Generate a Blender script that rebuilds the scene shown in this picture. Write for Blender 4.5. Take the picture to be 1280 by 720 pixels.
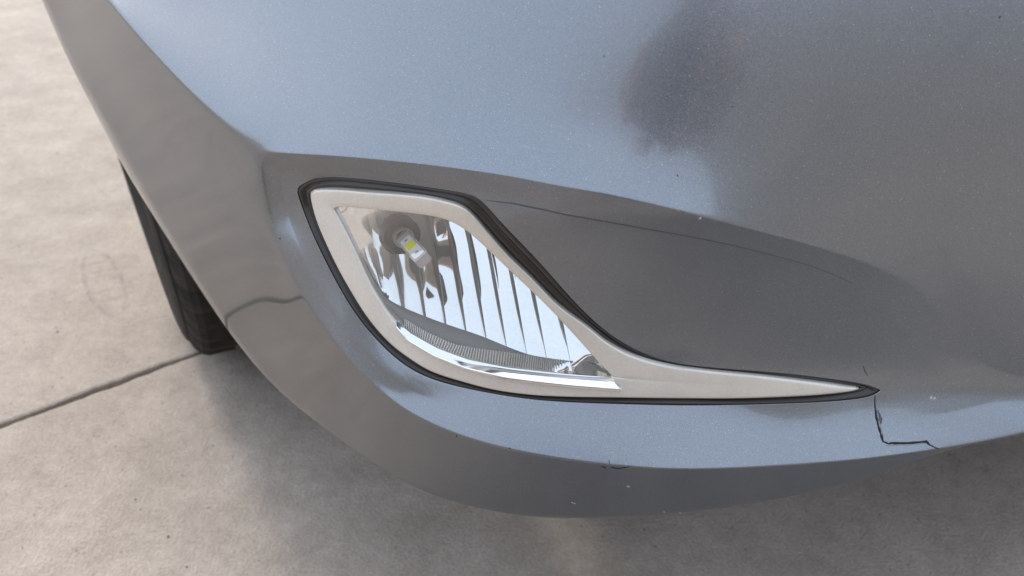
import bpy, bmesh, math, random
import numpy as np
from mathutils import Vector, Matrix
from mathutils.bvhtree import BVHTree

for o in list(bpy.data.objects): bpy.data.objects.remove(o)
scene = bpy.context.scene
COL = scene.collection
R = math.radians

# ------------------------------------------------------------------ camera
cam_d = bpy.data.cameras.new('camera'); cam = bpy.data.objects.new('camera', cam_d); COL.objects.link(cam)
cam.location = (0, 0, .68); cam.rotation_euler = (R(54), 0, 0)
cam_d.sensor_width = 36; cam_d.lens = 27.70; cam_d.clip_start = .01; cam_d.clip_end = 500
cam_d.dof.use_dof = True; cam_d.dof.focus_distance = .46; cam_d.dof.aperture_fstop = 10
scene.camera = cam

# ------------------------------------------------------------------ sky and sun (hazy daylight)
SUN_EL, SUN_AZ = R(31), R(-32)          # azimuth measured from +y towards +x
w = bpy.data.worlds.new('World'); scene.world = w; w.use_nodes = True
wn = w.node_tree; bg = wn.nodes['Background']
sky = wn.nodes.new('ShaderNodeTexSky'); sky.sky_type = 'NISHITA'; sky.sun_disc = False
sky.sun_elevation = SUN_EL; sky.sun_rotation = SUN_AZ
sky.air_density = 1.0; sky.dust_density = 5.0; sky.ozone_density = 1.0
haz = wn.nodes.new('ShaderNodeMix'); haz.data_type = 'RGBA'; haz.inputs[0].default_value = .7          # bright even veil of haze over the whole sky
haz.inputs[7].default_value = (6.7, 7.6, 8.9, 1)
wn.links.new(sky.outputs[0], haz.inputs[6]); wn.links.new(haz.outputs[2], bg.inputs[0]); bg.inputs[1].default_value = .15
sl = bpy.data.lights.new('sun', 'SUN'); sun = bpy.data.objects.new('sun', sl); COL.objects.link(sun)
sl.energy = 2.1; sl.angle = R(16); sl.color = (1, .91, .80)
sdir = Vector((math.sin(SUN_AZ)*math.cos(SUN_EL), math.cos(SUN_AZ)*math.cos(SUN_EL), math.sin(SUN_EL)))
sun.rotation_euler = (-sdir).to_track_quat('-Z', 'Y').to_euler()
vs = scene.view_settings
vs.view_transform = 'Standard'; vs.look = 'None'; vs.exposure = .72; vs.gamma = 1; vs.use_curve_mapping = False

# ------------------------------------------------------------------ helpers
def nodes(name):
    m = bpy.data.materials.new(name); m.use_nodes = True
    nt = m.node_tree; return m, nt, nt.nodes['Principled BSDF']
def simple(name, col, rough=.5, metal=0, **kw):
    m, nt, b = nodes(name)
    b.inputs['Base Color'].default_value = (*col, 1); b.inputs['Roughness'].default_value = rough; b.inputs['Metallic'].default_value = metal
    for k, v in kw.items(): b.inputs[k.replace('_', ' ')].default_value = v
    return m
def noise_ramp(nt, scale, lo, hi, p0=.35, p1=.65, detail=6, coord=None, rough=.6):
    tc = coord or nt.nodes.new('ShaderNodeTexCoord').outputs['Object']
    n = nt.nodes.new('ShaderNodeTexNoise'); n.inputs['Scale'].default_value = scale; n.inputs['Detail'].default_value = detail; n.inputs['Roughness'].default_value = rough
    nt.links.new(tc, n.inputs['Vector'])
    r = nt.nodes.new('ShaderNodeValToRGB'); r.color_ramp.elements[0].position = p0; r.color_ramp.elements[1].position = p1
    r.color_ramp.elements[0].color = (*lo, 1); r.color_ramp.elements[1].color = (*hi, 1)
    nt.links.new(n.outputs['Fac'], r.inputs['Fac']); return r.outputs['Color'], n
def mixc(nt, a, b, fac, mode='MIX'):
    m = nt.nodes.new('ShaderNodeMix'); m.data_type = 'RGBA'; m.blend_type = mode
    for sock, v in ((m.inputs[6], a), (m.inputs[7], b)):
        if isinstance(v, tuple): sock.default_value = v
        else: nt.links.new(v, sock)
    if isinstance(fac, (int, float)): m.inputs[0].default_value = fac
    else: nt.links.new(fac, m.inputs[0])
    return m.outputs[2]
def bump(nt, b, h, dist, strength=1):
    n = nt.nodes.new('ShaderNodeBump'); n.inputs['Distance'].default_value = dist; n.inputs['Strength'].default_value = strength
    nt.links.new(h, n.inputs['Height']); nt.links.new(n.outputs[0], b.inputs['Normal']); return n
def mesh_obj(name, v, f, mat=None, parent=None, smooth=True):
    me = bpy.data.meshes.new(name); me.from_pydata([tuple(map(float, p)) for p in v], [], [tuple(int(i) for i in q) for q in f]); me.update()
    if smooth: me.polygons.foreach_set('use_smooth', [True]*len(me.polygons))
    o = bpy.data.objects.new(name, me); COL.objects.link(o)
    if mat: me.materials.append(mat)
    if parent: o.parent = parent; o.matrix_parent_inverse = Matrix.Translation(-parent_loc(parent))
    return o
def parent_loc(p):
    l = Vector(p.location)
    while p.parent: p = p.parent; l = Vector((0, 0, 0)) + l if False else l
    return l
def grid_faces(nr, nc, closed=False, flip=False):
    f = []
    for i in range(nr-1):
        for j in range(nc if closed else nc-1):
            q = (i*nc+j, i*nc+(j+1) % nc, (i+1)*nc+(j+1) % nc, (i+1)*nc+j)
            f.append(q[::-1] if flip else q)
    return f
def empty(name, loc=(0, 0, 0), parent=None):
    o = bpy.data.objects.new(name, None); COL.objects.link(o); o.location = loc; o.empty_display_size = .05
    if parent: o.parent = parent
    return o

# ------------------------------------------------------------------ materials
def paint_material():
    m, nt, b = nodes('grey_blue_metallic_paint')
    tc = nt.nodes.new('ShaderNodeTexCoord').outputs['Object']
    vor = nt.nodes.new('ShaderNodeTexVoronoi'); vor.inputs['Scale'].default_value = 3600; nt.links.new(tc, vor.inputs['Vector'])
    # metal flakes: each cell has its own small tilt
    sub = nt.nodes.new('ShaderNodeVectorMath'); sub.operation = 'SUBTRACT'; nt.links.new(vor.outputs['Color'], sub.inputs[0]); sub.inputs[1].default_value = (.5, .5, .5)
    sc = nt.nodes.new('ShaderNodeVectorMath'); sc.operation = 'SCALE'; nt.links.new(sub.outputs[0], sc.inputs[0]); sc.inputs['Scale'].default_value = .10
    geo = nt.nodes.new('ShaderNodeNewGeometry')
    add = nt.nodes.new('ShaderNodeVectorMath'); nt.links.new(geo.outputs['Normal'], add.inputs[0]); nt.links.new(sc.outputs[0], add.inputs[1])
    nrm = nt.nodes.new('ShaderNodeVectorMath'); nrm.operation = 'NORMALIZE'; nt.links.new(add.outputs[0], nrm.inputs[0])
    nt.links.new(nrm.outputs[0], b.inputs['Normal'])
    sep = nt.nodes.new('ShaderNodeSeparateColor'); nt.links.new(vor.outputs['Color'], sep.inputs[0])
    ramp = nt.nodes.new('ShaderNodeValToRGB'); nt.links.new(sep.outputs[0], ramp.inputs[0])
    ramp.color_ramp.elements[0].color = (.160, .178, .202, 1); ramp.color_ramp.elements[1].color = (.222, .242, .270, 1)
    e = ramp.color_ramp.elements.new(.9992); e.color = (.232, .252, .28, 1); ramp.color_ramp.elements[2].color = (.6, .64, .7, 1)
    film, fn = noise_ramp(nt, 9, (0, 0, 0), (1, 1, 1), .35, .8, coord=tc)      # thin film of road dust
    dust = nt.nodes.new('ShaderNodeMath'); dust.operation = 'MULTIPLY'; dust.inputs[1].default_value = .10
    nt.links.new(film, dust.inputs[0])
    nt.links.new(mixc(nt, ramp.outputs[0], (.38, .35, .32, 1), dust.outputs[0]), b.inputs['Base Color'])
    mm = nt.nodes.new('ShaderNodeMath'); mm.operation = 'SUBTRACT'; mm.inputs[0].default_value = .92; nt.links.new(dust.outputs[0], mm.inputs[1]); nt.links.new(mm.outputs[0], b.inputs['Metallic'])
    b.inputs['Roughness'].default_value = .31; b.inputs['Specular Tint'].default_value = (.35, .36, .38, 1)
    b.inputs['Coat Weight'].default_value = 1; b.inputs['Coat IOR'].default_value = 1.5
    cr = nt.nodes.new('ShaderNodeMath'); cr.operation = 'MULTIPLY_ADD'; nt.links.new(film, cr.inputs[0]); cr.inputs[1].default_value = .10; cr.inputs[2].default_value = .04
    nt.links.new(cr.outputs[0], b.inputs['Coat Roughness'])
    return m
M_PAINT = paint_material()
M_BLACK = simple('black_plastic', (.026, .021, .019), .28)
M_UNDER = simple('underbody_plastic', (.015, .015, .015), .8)
def silver_material():
    m, nt, b = nodes('satin_silver_plastic'); tc = nt.nodes.new('ShaderNodeTexCoord').outputs['Object']
    c, n = noise_ramp(nt, 35, (.63, .585, .525), (.72, .67, .605), .3, .7, 8, tc); g, gn = noise_ramp(nt, 700, (.95, .95, .95), (1.02, 1.02, 1.02), .35, .65, 2, tc)
    nt.links.new(mixc(nt, c, g, 1, 'MULTIPLY'), b.inputs['Base Color']); b.inputs['Metallic'].default_value = .4
    r, _ = noise_ramp(nt, 60, (.30, .30, .30), (.46, .46, .46), .3, .7, 5, tc); nt.links.new(r, b.inputs['Roughness']); return m
M_SILVER = silver_material()
M_CHROME = simple('polished_chrome', (.86, .86, .87), .06, 1)
M_MIRROR = simple('reflector_mirror', (.76, .765, .77), .05, 1)
M_HOUSE = simple('lamp_housing_grey', (.36, .36, .36), .3, .6)
M_FLOOR = simple('lamp_floor_grey', (.22, .215, .205), .45, .3)
M_CRACK = simple('crack_dark', (.01, .01, .012), .8)
M_SCRAPE = simple('scraped_primer', (.07, .075, .085), .7)
M_CHIP = simple('bare_chip', (.42, .41, .39), .7)
M_LED_BOARD = simple('led_board_white', (.72, .70, .68), .4)
M_LED = simple('led_phosphor_yellow', (.72, .70, .02), .5)
M_STICK = simple('bulb_clear_grey', (.42, .38, .36), .25)

def glass_material():
    m = bpy.data.materials.new('clear_lens'); m.use_nodes = True; nt = m.node_tree; nt.nodes.clear()
    out = nt.nodes.new('ShaderNodeOutputMaterial'); tr = nt.nodes.new('ShaderNodeBsdfTransparent'); gl = nt.nodes.new('ShaderNodeBsdfGlossy')
    gl.inputs['Roughness'].default_value = .03; tr.inputs[0].default_value = (.94, .95, .95, 1)
    fr = nt.nodes.new('ShaderNodeFresnel'); fr.inputs[0].default_value = 1.5
    mx = nt.nodes.new('ShaderNodeMixShader'); nt.links.new(fr.outputs[0], mx.inputs[0]); nt.links.new(tr.outputs[0], mx.inputs[1]); nt.links.new(gl.outputs[0], mx.inputs[2])
    # road dust and fine scratches on the plastic
    df = nt.nodes.new('ShaderNodeBsdfDiffuse'); df.inputs[0].default_value = (.6, .57, .53, 1)
    tc = nt.nodes.new('ShaderNodeTexCoord'); n = nt.nodes.new('ShaderNodeTexNoise'); n.inputs['Scale'].default_value = 420; n.inputs['Detail'].default_value = 4; nt.links.new(tc.outputs['Object'], n.inputs['Vector'])
    r = nt.nodes.new('ShaderNodeValToRGB'); r.color_ramp.elements[0].position = .5; r.color_ramp.elements[1].position = .8; r.color_ramp.elements[0].color = (.03, .03, .03, 1); r.color_ramp.elements[1].color = (.10, .10, .10, 1)
    nt.links.new(n.outputs['Fac'], r.inputs[0])
    m2 = nt.nodes.new('ShaderNodeMixShader'); nt.links.new(r.outputs[0], m2.inputs[0]); nt.links.new(mx.outputs[0], m2.inputs[1]); nt.links.new(df.outputs[0], m2.inputs[2])
    nt.links.new(m2.outputs[0], out.inputs[0]); return m
M_GLASS = glass_material()

def concrete_material():
    m, nt, b = nodes('worn_concrete')
    tc = nt.nodes.new('ShaderNodeTexCoord').outputs['Object']
    a, _ = noise_ramp(nt, 2.2, (.35, .297, .252), (.435, .376, .322), .3, .7, 8, tc)
    c, _ = noise_ramp(nt, 14, (.75, .74, .73), (1.08, 1.08, 1.08), .3, .7, 8, tc, .65)
    g, gn = noise_ramp(nt, 300, (.84, .84, .84), (1.1, 1.1, 1.1), .3, .7, 3, tc)
    f2, _ = noise_ramp(nt, 75, (.86, .86, .86), (1.08, 1.08, 1.08), .35, .65, 6, tc, .7)
    x = mixc(nt, a, c, .8, 'MULTIPLY'); x = mixc(nt, x, f2, .8, 'MULTIPLY'); x = mixc(nt, x, g, .8, 'MULTIPLY')
    st, _ = noise_ramp(nt, 5.5, (0, 0, 0), (1, 1, 1), .58, .72, 5, tc)          # darker damp stains
    sm = nt.nodes.new('ShaderNodeMath'); sm.operation = 'MULTIPLY'; sm.inputs[1].default_value = .22; nt.links.new(st, sm.inputs[0])
    x = mixc(nt, x, (.22, .20, .185, 1), sm.outputs[0])
    pit = nt.nodes.new('ShaderNodeTexVoronoi'); pit.inputs['Scale'].default_value = 46; nt.links.new(tc, pit.inputs['Vector'])
    pr = nt.nodes.new('ShaderNodeValToRGB'); pr.color_ramp.elements[0].position = .03; pr.color_ramp.elements[1].position = .10; pr.color_ramp.elements[0].color = (.5, .47, .44, 1); pr.color_ramp.elements[1].color = (1, 1, 1, 1)
    nt.links.new(pit.outputs['Distance'], pr.inputs[0]); x = mixc(nt, x, pr.outputs[0], .8, 'MULTIPLY')
    nt.links.new(x, b.inputs['Base Color']); b.inputs['Roughness'].default_value = .9; b.inputs['Specular IOR Level'].default_value = .25
    bump(nt, b, gn.outputs['Fac'], .002, .8); return m
M_CONC = concrete_material()
M_JOINT = simple('joint_filler_dark', (.045, .04, .038), .95)
M_MARK = None

def rubber_material():
    m, nt, b = nodes('dusty_tyre_rubber')
    c, n = noise_ramp(nt, 40, (.014, .012, .011), (.038, .033, .029), .3, .75)
    nt.links.new(c, b.inputs['Base Color']); b.inputs['Roughness'].default_value = .8; b.inputs['Specular IOR Level'].default_value = .2; return m
M_RUBBER = rubber_material()
M_RIM = simple('alloy_rim', (.5, .5, .5), .35, .9)

# control cage of the bumper skin in metres (x across, y towards the car, z up)
CAGE_VERTS = [(0.21581,0.33782,0.36049),(0.21375,0.33682,0.35872),(0.20993,0.33596,0.35714),(0.20302,0.33518,0.35604),(0.1938,0.33424,0.35558),(0.18335,0.33312,0.35558),(0.17101,0.33188,0.35593),(0.15619,0.33095,0.35615),
(0.13968,0.33106,0.35545),(0.12201,0.3321,0.35392),(0.1031,0.33295,0.35294),(0.08309,0.33318,0.35319),(0.06189,0.33367,0.35354),(0.03963,0.3351,0.35313),(0.01886,0.33665,0.35323),(0.00182,0.33868,0.354),
(-0.01425,0.3419,0.35469),(-0.03206,0.34576,0.35579),(-0.04881,0.34923,0.35884),(-0.06149,0.35331,0.3635),(-0.07157,0.35876,0.36888),(-0.08079,0.36462,0.37546),(-0.08904,0.37022,0.38306),(-0.09609,0.37589,
0.39093),(-0.10263,0.38253,0.3991),(-0.10901,0.38971,0.40832),(-0.11466,0.39608,0.41784),(-0.11946,0.40215,0.42577),(-0.12371,0.40865,0.43267),(-0.1271,0.41406,0.44073),(-0.12925,0.41638,0.45086),(0.22246,
0.33816,0.35987),(0.21882,0.33685,0.35791),(0.21373,0.33577,0.35615),(0.20597,0.3348,0.35501),(0.1962,0.3338,0.35445),(0.1852,0.33266,0.35433),(0.17234,0.3314,0.35458),(0.15709,0.3304,0.35477),(0.14019,
0.33034,0.35417),(0.12216,0.33111,0.35284),(0.10302,0.3318,0.352),(0.08294,0.33209,0.3522),(0.06172,0.33264,0.35255),(0.03946,0.33403,0.35228),(0.01866,0.33563,0.35246),(0.00151,0.33769,0.35331),(-0.01465,
0.34097,0.35407),(-0.03248,0.34501,0.35515),(-0.04922,0.34856,0.35832),(-0.06199,0.35275,0.36307),(-0.07219,0.35838,0.36847),(-0.08152,0.36441,0.37506),(-0.08984,0.37017,0.38266),(-0.09699,0.37603,0.3905),
(-0.10363,0.38286,0.39862),(-0.1101,0.39021,0.4078),(-0.11582,0.39672,0.41734),(-0.12069,0.40304,0.4253),(-0.125,0.40983,0.4323),(-0.1283,0.41512,0.44077),(-0.13019,0.41683,0.45161),(0.243,0.33868,0.35841),
(0.23452,0.33663,0.35569),(0.22537,0.33479,0.35346),(0.21506,0.33339,0.35201),(0.2036,0.33226,0.35109),(0.19088,0.33101,0.35061),(0.17635,0.3296,0.35059),(0.15976,0.32837,0.35074),(0.14171,0.32784,0.35041),
(0.12263,0.32798,0.34954),(0.10277,0.32827,0.349),(0.08244,0.32862,0.34918),(0.06119,0.3293,0.34959),(0.03893,0.33072,0.34961),(0.01802,0.33247,0.35001),(0.00054,0.3348,0.35098),(-0.01593,0.33839,0.35183),
(-0.03383,0.34307,0.3528),(-0.05057,0.34684,0.35636),(-0.0636,0.35138,0.3614),(-0.0742,0.35747,0.36697),(-0.08383,0.36393,0.37365),(-0.0924,0.37015,0.38128),(-0.09986,0.37659,0.38904),(-0.10681,0.38396,
0.39706),(-0.11354,0.39173,0.40622),(-0.11946,0.3987,0.41581),(-0.12456,0.40577,0.42387),(-0.129,0.41329,0.43127),(-0.13194,0.418,0.44117),(-0.13314,0.4183,0.45392),(0.27074,0.33995,0.35593),(0.25539,0.33637,
0.3527),(0.2407,0.33336,0.35003),(0.22692,0.33125,0.3483),(0.21312,0.32976,0.3471),(0.19809,0.32831,0.34619),(0.1814,0.32673,0.34581),(0.16308,0.32524,0.34586),(0.14356,0.32421,0.34577),(0.12318,0.32371,
0.34533),(0.10243,0.32357,0.34512),(0.08175,0.32392,0.34536),(0.06045,0.32475,0.34587),(0.03823,0.32632,0.34616),(0.01719,0.32834,0.3468),(-0.00073,0.33098,0.34793),(-0.01761,0.33495,0.34893),(-0.03556,
0.34013,0.35006),(-0.0524,0.34491,0.35345),(-0.06579,0.34992,0.35888),(-0.0769,0.35652,0.36475),(-0.08693,0.36351,0.37162),(-0.09585,0.37032,0.37931),(-0.10371,0.3775,0.38695),(-0.11107,0.38552,0.39491),
(-0.11813,0.39378,0.40409),(-0.12431,0.40129,0.41381),(-0.12969,0.40931,0.42203),(-0.1343,0.4177,0.43004),(-0.1366,0.42123,0.44204),(-0.13698,0.4201,0.45703),(0.29356,0.34089,0.35398),(0.2727,0.33633,0.35008),
(0.2535,0.33247,0.34693),(0.23672,0.32961,0.34514),(0.22082,0.32757,0.34397),(0.2038,0.32577,0.34292),(0.18535,0.32405,0.34223),(0.16567,0.32241,0.34213),(0.145,0.32107,0.34216),(0.12361,0.32017,0.34198),
(0.10215,0.31975,0.34197),(0.08117,0.32006,0.3423),(0.05984,0.32099,0.34291),(0.03765,0.32274,0.34337),(0.01652,0.32498,0.34418),(-0.00177,0.32788,0.34544),(-0.01898,0.33214,0.34656),(-0.03696,0.33761,
0.34795),(-0.05397,0.34381,0.35061),(-0.06765,0.34905,0.35652),(-0.07917,0.35598,0.36273),(-0.08952,0.36336,0.36978),(-0.09873,0.37064,0.37753),(-0.10695,0.37845,0.38509),(-0.11463,0.38694,0.39303),(-0.12194,
0.39554,0.40228),(-0.12832,0.40342,0.41216),(-0.1339,0.41207,0.42062),(-0.13857,0.42096,0.42925),(-0.14015,0.42303,0.44325),(-0.13996,0.42113,0.45981),(0.29955,0.34118,0.35343),(0.27725,0.33636,0.34935),
(0.25681,0.33221,0.34615),(0.23927,0.32919,0.34432),(0.22284,0.32704,0.34313),(0.2053,0.32515,0.34203),(0.18636,0.32333,0.34133),(0.1663,0.3216,0.34125),(0.14535,0.3202,0.34129),(0.12373,0.31927,0.34109),
(0.1021,0.31881,0.3411),(0.08103,0.31907,0.3415),(0.05968,0.32002,0.34215),(0.0375,0.32182,0.34264),(0.01635,0.32412,0.34349),(-0.00204,0.32707,0.3448),(-0.01933,0.33141,0.34596),(-0.03733,0.33695,0.3474),
(-0.05436,0.34335,0.35004),(-0.06819,0.3491,0.35564),(-0.0798,0.35605,0.36201),(-0.09024,0.36352,0.36914),(-0.09952,0.37089,0.37693),(-0.10783,0.37884,0.38449),(-0.1156,0.38744,0.39245),(-0.12295,0.39605,
0.40178),(-0.12933,0.40387,0.41179),(-0.1349,0.41249,0.42044),(-0.13951,0.42128,0.42936),(-0.14078,0.42261,0.44406),(-0.14053,0.42078,0.46084),(0.34177,0.3423,0.35039),(0.30902,0.33558,0.34513),(0.2803,
0.33007,0.34085),(0.25756,0.32622,0.33836),(0.23715,0.32303,0.33728),(0.21568,0.32018,0.33626),(0.19342,0.31794,0.33516),(0.17092,0.31607,0.33467),(0.14794,0.31426,0.33479),(0.12448,0.31264,0.33504),(0.10156,
0.31172,0.3354),(0.07998,0.31197,0.33591),(0.05857,0.31316,0.33667),(0.03645,0.31526,0.33748),(0.01511,0.31799,0.33864),(-0.00394,0.32147,0.34012),(-0.02186,0.32636,0.3415),(-0.03992,0.33245,0.34338),(-0.057,
0.3396,0.34641),(-0.07185,0.34842,0.35035),(-0.08411,0.35539,0.35792),(-0.09517,0.36358,0.36541),(-0.10505,0.372,0.37319),(-0.11406,0.38114,0.38057),(-0.12246,0.39065,0.38853),(-0.13033,0.39996,0.39796),
(-0.1371,0.40847,0.4083),(-0.1427,0.41725,0.41805),(-0.14678,0.42515,0.42923),(-0.14659,0.42367,0.44754),(-0.14545,0.42101,0.46679),(0.37072,0.34226,0.34904),(0.33121,0.33483,0.34236),(0.29679,0.32851,
0.33716),(0.27036,0.32407,0.33425),(0.24743,0.32057,0.33282),(0.22305,0.31689,0.33204),(0.19826,0.31404,0.33101),(0.17411,0.31215,0.33016),(0.14976,0.31016,0.33021),(0.12502,0.3081,0.33076),(0.1012,0.30682,
0.33142),(0.07926,0.30709,0.33197),(0.05781,0.30848,0.33279),(0.03573,0.31077,0.33383),(0.01425,0.31378,0.33522),(-0.00526,0.31763,0.3368),(-0.02362,0.32292,0.33832),(-0.04174,0.32937,0.34052),(-0.05884,
0.33697,0.3439),(-0.07416,0.34668,0.34782),(-0.08713,0.35486,0.35509),(-0.0987,0.36378,0.36265),(-0.10906,0.3731,0.37028),(-0.11858,0.3831,0.37753),(-0.12746,0.39327,0.38549),(-0.13576,0.40323,0.39489),
(-0.14283,0.41231,0.40543),(-0.14822,0.42053,0.41642),(-0.15123,0.42591,0.43029),(-0.15004,0.42272,0.45089),(-0.14835,0.41974,0.47161),(0.38236,0.34154,0.34915),(0.3407,0.33446,0.34123),(0.30395,0.32793,
0.33549),(0.27592,0.32322,0.33241),(0.25194,0.31963,0.33077),(0.22624,0.31552,0.33018),(0.20032,0.31237,0.32924),(0.17551,0.31052,0.32816),(0.15058,0.30848,0.32816),(0.12526,0.30618,0.3289),(0.10105,0.30473,
0.32972),(0.07896,0.30503,0.33027),(0.0575,0.30653,0.33107),(0.03542,0.30889,0.33224),(0.01389,0.31198,0.33376),(-0.00583,0.31602,0.33536),(-0.02438,0.3215,0.3369),(-0.04252,0.32809,0.33925),(-0.05964,
0.33589,0.34278),(-0.07514,0.3459,0.34676),(-0.08847,0.35478,0.35375),(-0.10026,0.36403,0.36132),(-0.11088,0.37387,0.36877),(-0.12063,0.38424,0.37599),(-0.12971,0.39467,0.38397),(-0.13824,0.405,0.39331),
(-0.1455,0.41446,0.40386),(-0.15065,0.42204,0.41566),(-0.15236,0.42407,0.43201),(-0.15097,0.42081,0.45313),(-0.14907,0.41778,0.47436),(-0.12012,0.40981,0.45943),(-0.1094,0.40384,0.46557),(-0.09534,0.39667,
0.46917),(-0.07985,0.38872,0.47161),(-0.06538,0.38231,0.47334),(-0.05174,0.37601,0.47503),(-0.03894,0.36967,0.47645),(-0.02856,0.36436,0.47758),(-0.02167,0.36053,0.47837),(-0.0166,0.35776,0.47701),(-0.01122,
0.35479,0.47226),(-0.00416,0.35017,0.46565),(0.0054,0.34955,0.45454),(0.01718,0.34891,0.44031),(0.03064,0.34859,0.42205),(0.04544,0.34743,0.40422),(0.06101,0.34656,0.39039),(0.07563,0.34497,0.38205),(0.08827,
0.34273,0.37846),(0.1014,0.34102,0.37697),(0.11728,0.34023,0.37562),(0.13389,0.33995,0.37423),(0.14867,0.33952,0.37312),(0.16182,0.33908,0.37193),(0.1741,0.33887,0.37028),(0.18571,0.33886,0.36838),(0.19642,
0.33888,0.36656),(0.20521,0.33876,0.3647),(0.21131,0.3384,0.36263),(-0.12027,0.4092,0.4605),(-0.10916,0.40301,0.46658),(-0.09499,0.39586,0.47012),(-0.07946,0.38796,0.47253),(-0.06493,0.38163,0.4742),(-0.0512,
0.37538,0.47584),(-0.03838,0.36908,0.47723),(-0.02797,0.36383,0.47826),(-0.021,0.36004,0.47884),(-0.01578,0.35725,0.47741),(-0.01017,0.3542,0.47295),(-0.00288,0.34961,0.46684),(0.00689,0.34904,0.45643),
(0.01898,0.34844,0.44316),(0.03294,0.34813,0.42619),(0.04828,0.34718,0.40952),(0.06428,0.3466,0.3964),(0.07935,0.3455,0.38811),(0.0926,0.34382,0.38403),(0.10614,0.34242,0.38199),(0.1219,0.34149,0.38034),
(0.13808,0.34081,0.37882),(0.15253,0.34024,0.37731),(0.16551,0.33988,0.37546),(0.17772,0.3398,0.37303),(0.18919,0.33979,0.37033),(0.19969,0.33966,0.36767),(0.20876,0.33934,0.36507),(0.21612,0.33885,0.36244),
(-0.12099,0.40818,0.46335),(-0.10869,0.40137,0.46924),(-0.09409,0.39418,0.47264),(-0.07842,0.38638,0.47498),(-0.06362,0.38012,0.47654),(-0.04962,0.3739,0.47809),(-0.03667,0.3677,0.47941),(-0.02616,0.36265,
0.4801),(-0.01895,0.35904,0.48),(-0.01325,0.35621,0.47836),(-0.00695,0.35291,0.47479),(0.00104,0.34829,0.47029),(0.01147,0.34747,0.46226),(0.02447,0.34678,0.45205),(0.03987,0.34611,0.43925),(0.05669,0.34523,
0.42647),(0.07375,0.34482,0.41605),(0.08997,0.34438,0.40865),(0.10478,0.34371,0.40384),(0.11935,0.34286,0.40055),(0.13476,0.34189,0.39773),(0.14997,0.34123,0.39476),(0.16376,0.34114,0.39127),(0.17641,0.34137,
0.38719),(0.18844,0.34174,0.38239),(0.19956,0.34191,0.37709),(0.20952,0.34149,0.3717),(0.21942,0.34047,0.36686),(0.23079,0.33963,0.36241),(-0.12197,0.40698,0.46701),(-0.10814,0.39944,0.47259),(-0.09296,
0.39218,0.47581),(-0.07709,0.3845,0.47808),(-0.06194,0.37831,0.4795),(-0.04757,0.37214,0.48094),(-0.03445,0.36608,0.48215),(-0.02382,0.3613,0.48239),(-0.01627,0.35797,0.4814),(-0.00994,0.35514,0.47942),
(-0.00274,0.35162,0.47696),(0.00615,0.34699,0.47452),(0.01733,0.34508,0.46996),(0.03143,0.34435,0.46356),(0.04849,0.3431,0.45595),(0.067,0.3421,0.448),(0.08529,0.34197,0.44077),(0.10266,0.34159,0.43504),
(0.11906,0.34105,0.43031),(0.13474,0.34052,0.42593),(0.14995,0.34026,0.42118),(0.1644,0.34063,0.41573),(0.17744,0.34115,0.40991),(0.18942,0.34154,0.40364),(0.20112,0.34225,0.39617),(0.21207,0.34302,0.38732),
(0.22173,0.34278,0.37799),(0.23326,0.34161,0.36955),(0.25038,0.34089,0.36216),(-0.12274,0.40592,0.47001),(-0.10769,0.39789,0.47528),(-0.09206,0.3906,0.47835),(-0.07604,0.38304,0.48055),(-0.06059,0.37692,
0.48186),(-0.04593,0.37078,0.4832),(-0.03267,0.36486,0.48431),(-0.02193,0.36031,0.48419),(-0.0141,0.35721,0.48247),(-0.00725,0.35445,0.4802),(0.00067,0.35084,0.47856),(0.01027,0.34652,0.47758),(0.02195,
0.34241,0.47655),(0.03675,0.34088,0.47356),(0.05491,0.33903,0.46998),(0.07444,0.33761,0.46584),(0.09338,0.33728,0.46124),(0.11157,0.33726,0.45655),(0.12945,0.33782,0.45126),(0.14634,0.33841,0.44552),(0.16171,
0.33915,0.43909),(0.17565,0.34024,0.43194),(0.18816,0.34119,0.42447),(0.19981,0.34194,0.41639),(0.21141,0.34301,0.40681),(0.22206,0.34384,0.39558),(0.23141,0.34354,0.38332),(0.2448,0.3429,0.37141),(0.26657,
0.34204,0.36186),(-0.12286,0.40539,0.47092),(-0.10754,0.39738,0.47603),(-0.0918,0.39007,0.47907),(-0.07575,0.38258,0.48122),(-0.06024,0.37651,0.48249),(-0.0455,0.3704,0.48379),(-0.03222,0.36455,0.48487),
(-0.02144,0.36007,0.48465),(-0.01354,0.35704,0.48273),(-0.00656,0.3543,0.48038),(0.00155,0.35069,0.47895),(0.01134,0.34642,0.47835),(0.02313,0.34187,0.47814),(0.03807,0.3398,0.47621),(0.05647,0.33776,0.47364),
(0.0762,0.3361,0.47051),(0.09526,0.3357,0.46657),(0.11364,0.33584,0.46209),(0.1319,0.33671,0.45665),(0.14914,0.33767,0.45054),(0.16458,0.33873,0.44368),(0.17843,0.34003,0.4361),(0.19087,0.3412,0.42815),
(0.20248,0.34209,0.41959),(0.214,0.34315,0.40957),(0.22448,0.34384,0.39787),(0.23389,0.34371,0.38472),(0.24787,0.34335,0.37179),(0.27081,0.34237,0.36174),(-0.12491,0.40399,0.47611),(-0.10758,0.39525,0.48057),
(-0.09068,0.38781,0.48334),(-0.07391,0.38036,0.48548),(-0.05776,0.37425,0.48679),(-0.04232,0.36817,0.48801),(-0.02819,0.36248,0.48894),(-0.01631,0.35787,0.48906),(-0.00715,0.35434,0.48829),(0.00081,0.35121,
0.48718),(0.00918,0.34787,0.48631),(0.01854,0.34433,0.48577),(0.02942,0.3406,0.48545),(0.04327,0.33693,0.48456),(0.06126,0.33493,0.4816),(0.08091,0.33353,0.47768),(0.09999,0.3339,0.4727),(0.11851,0.33464,
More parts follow.
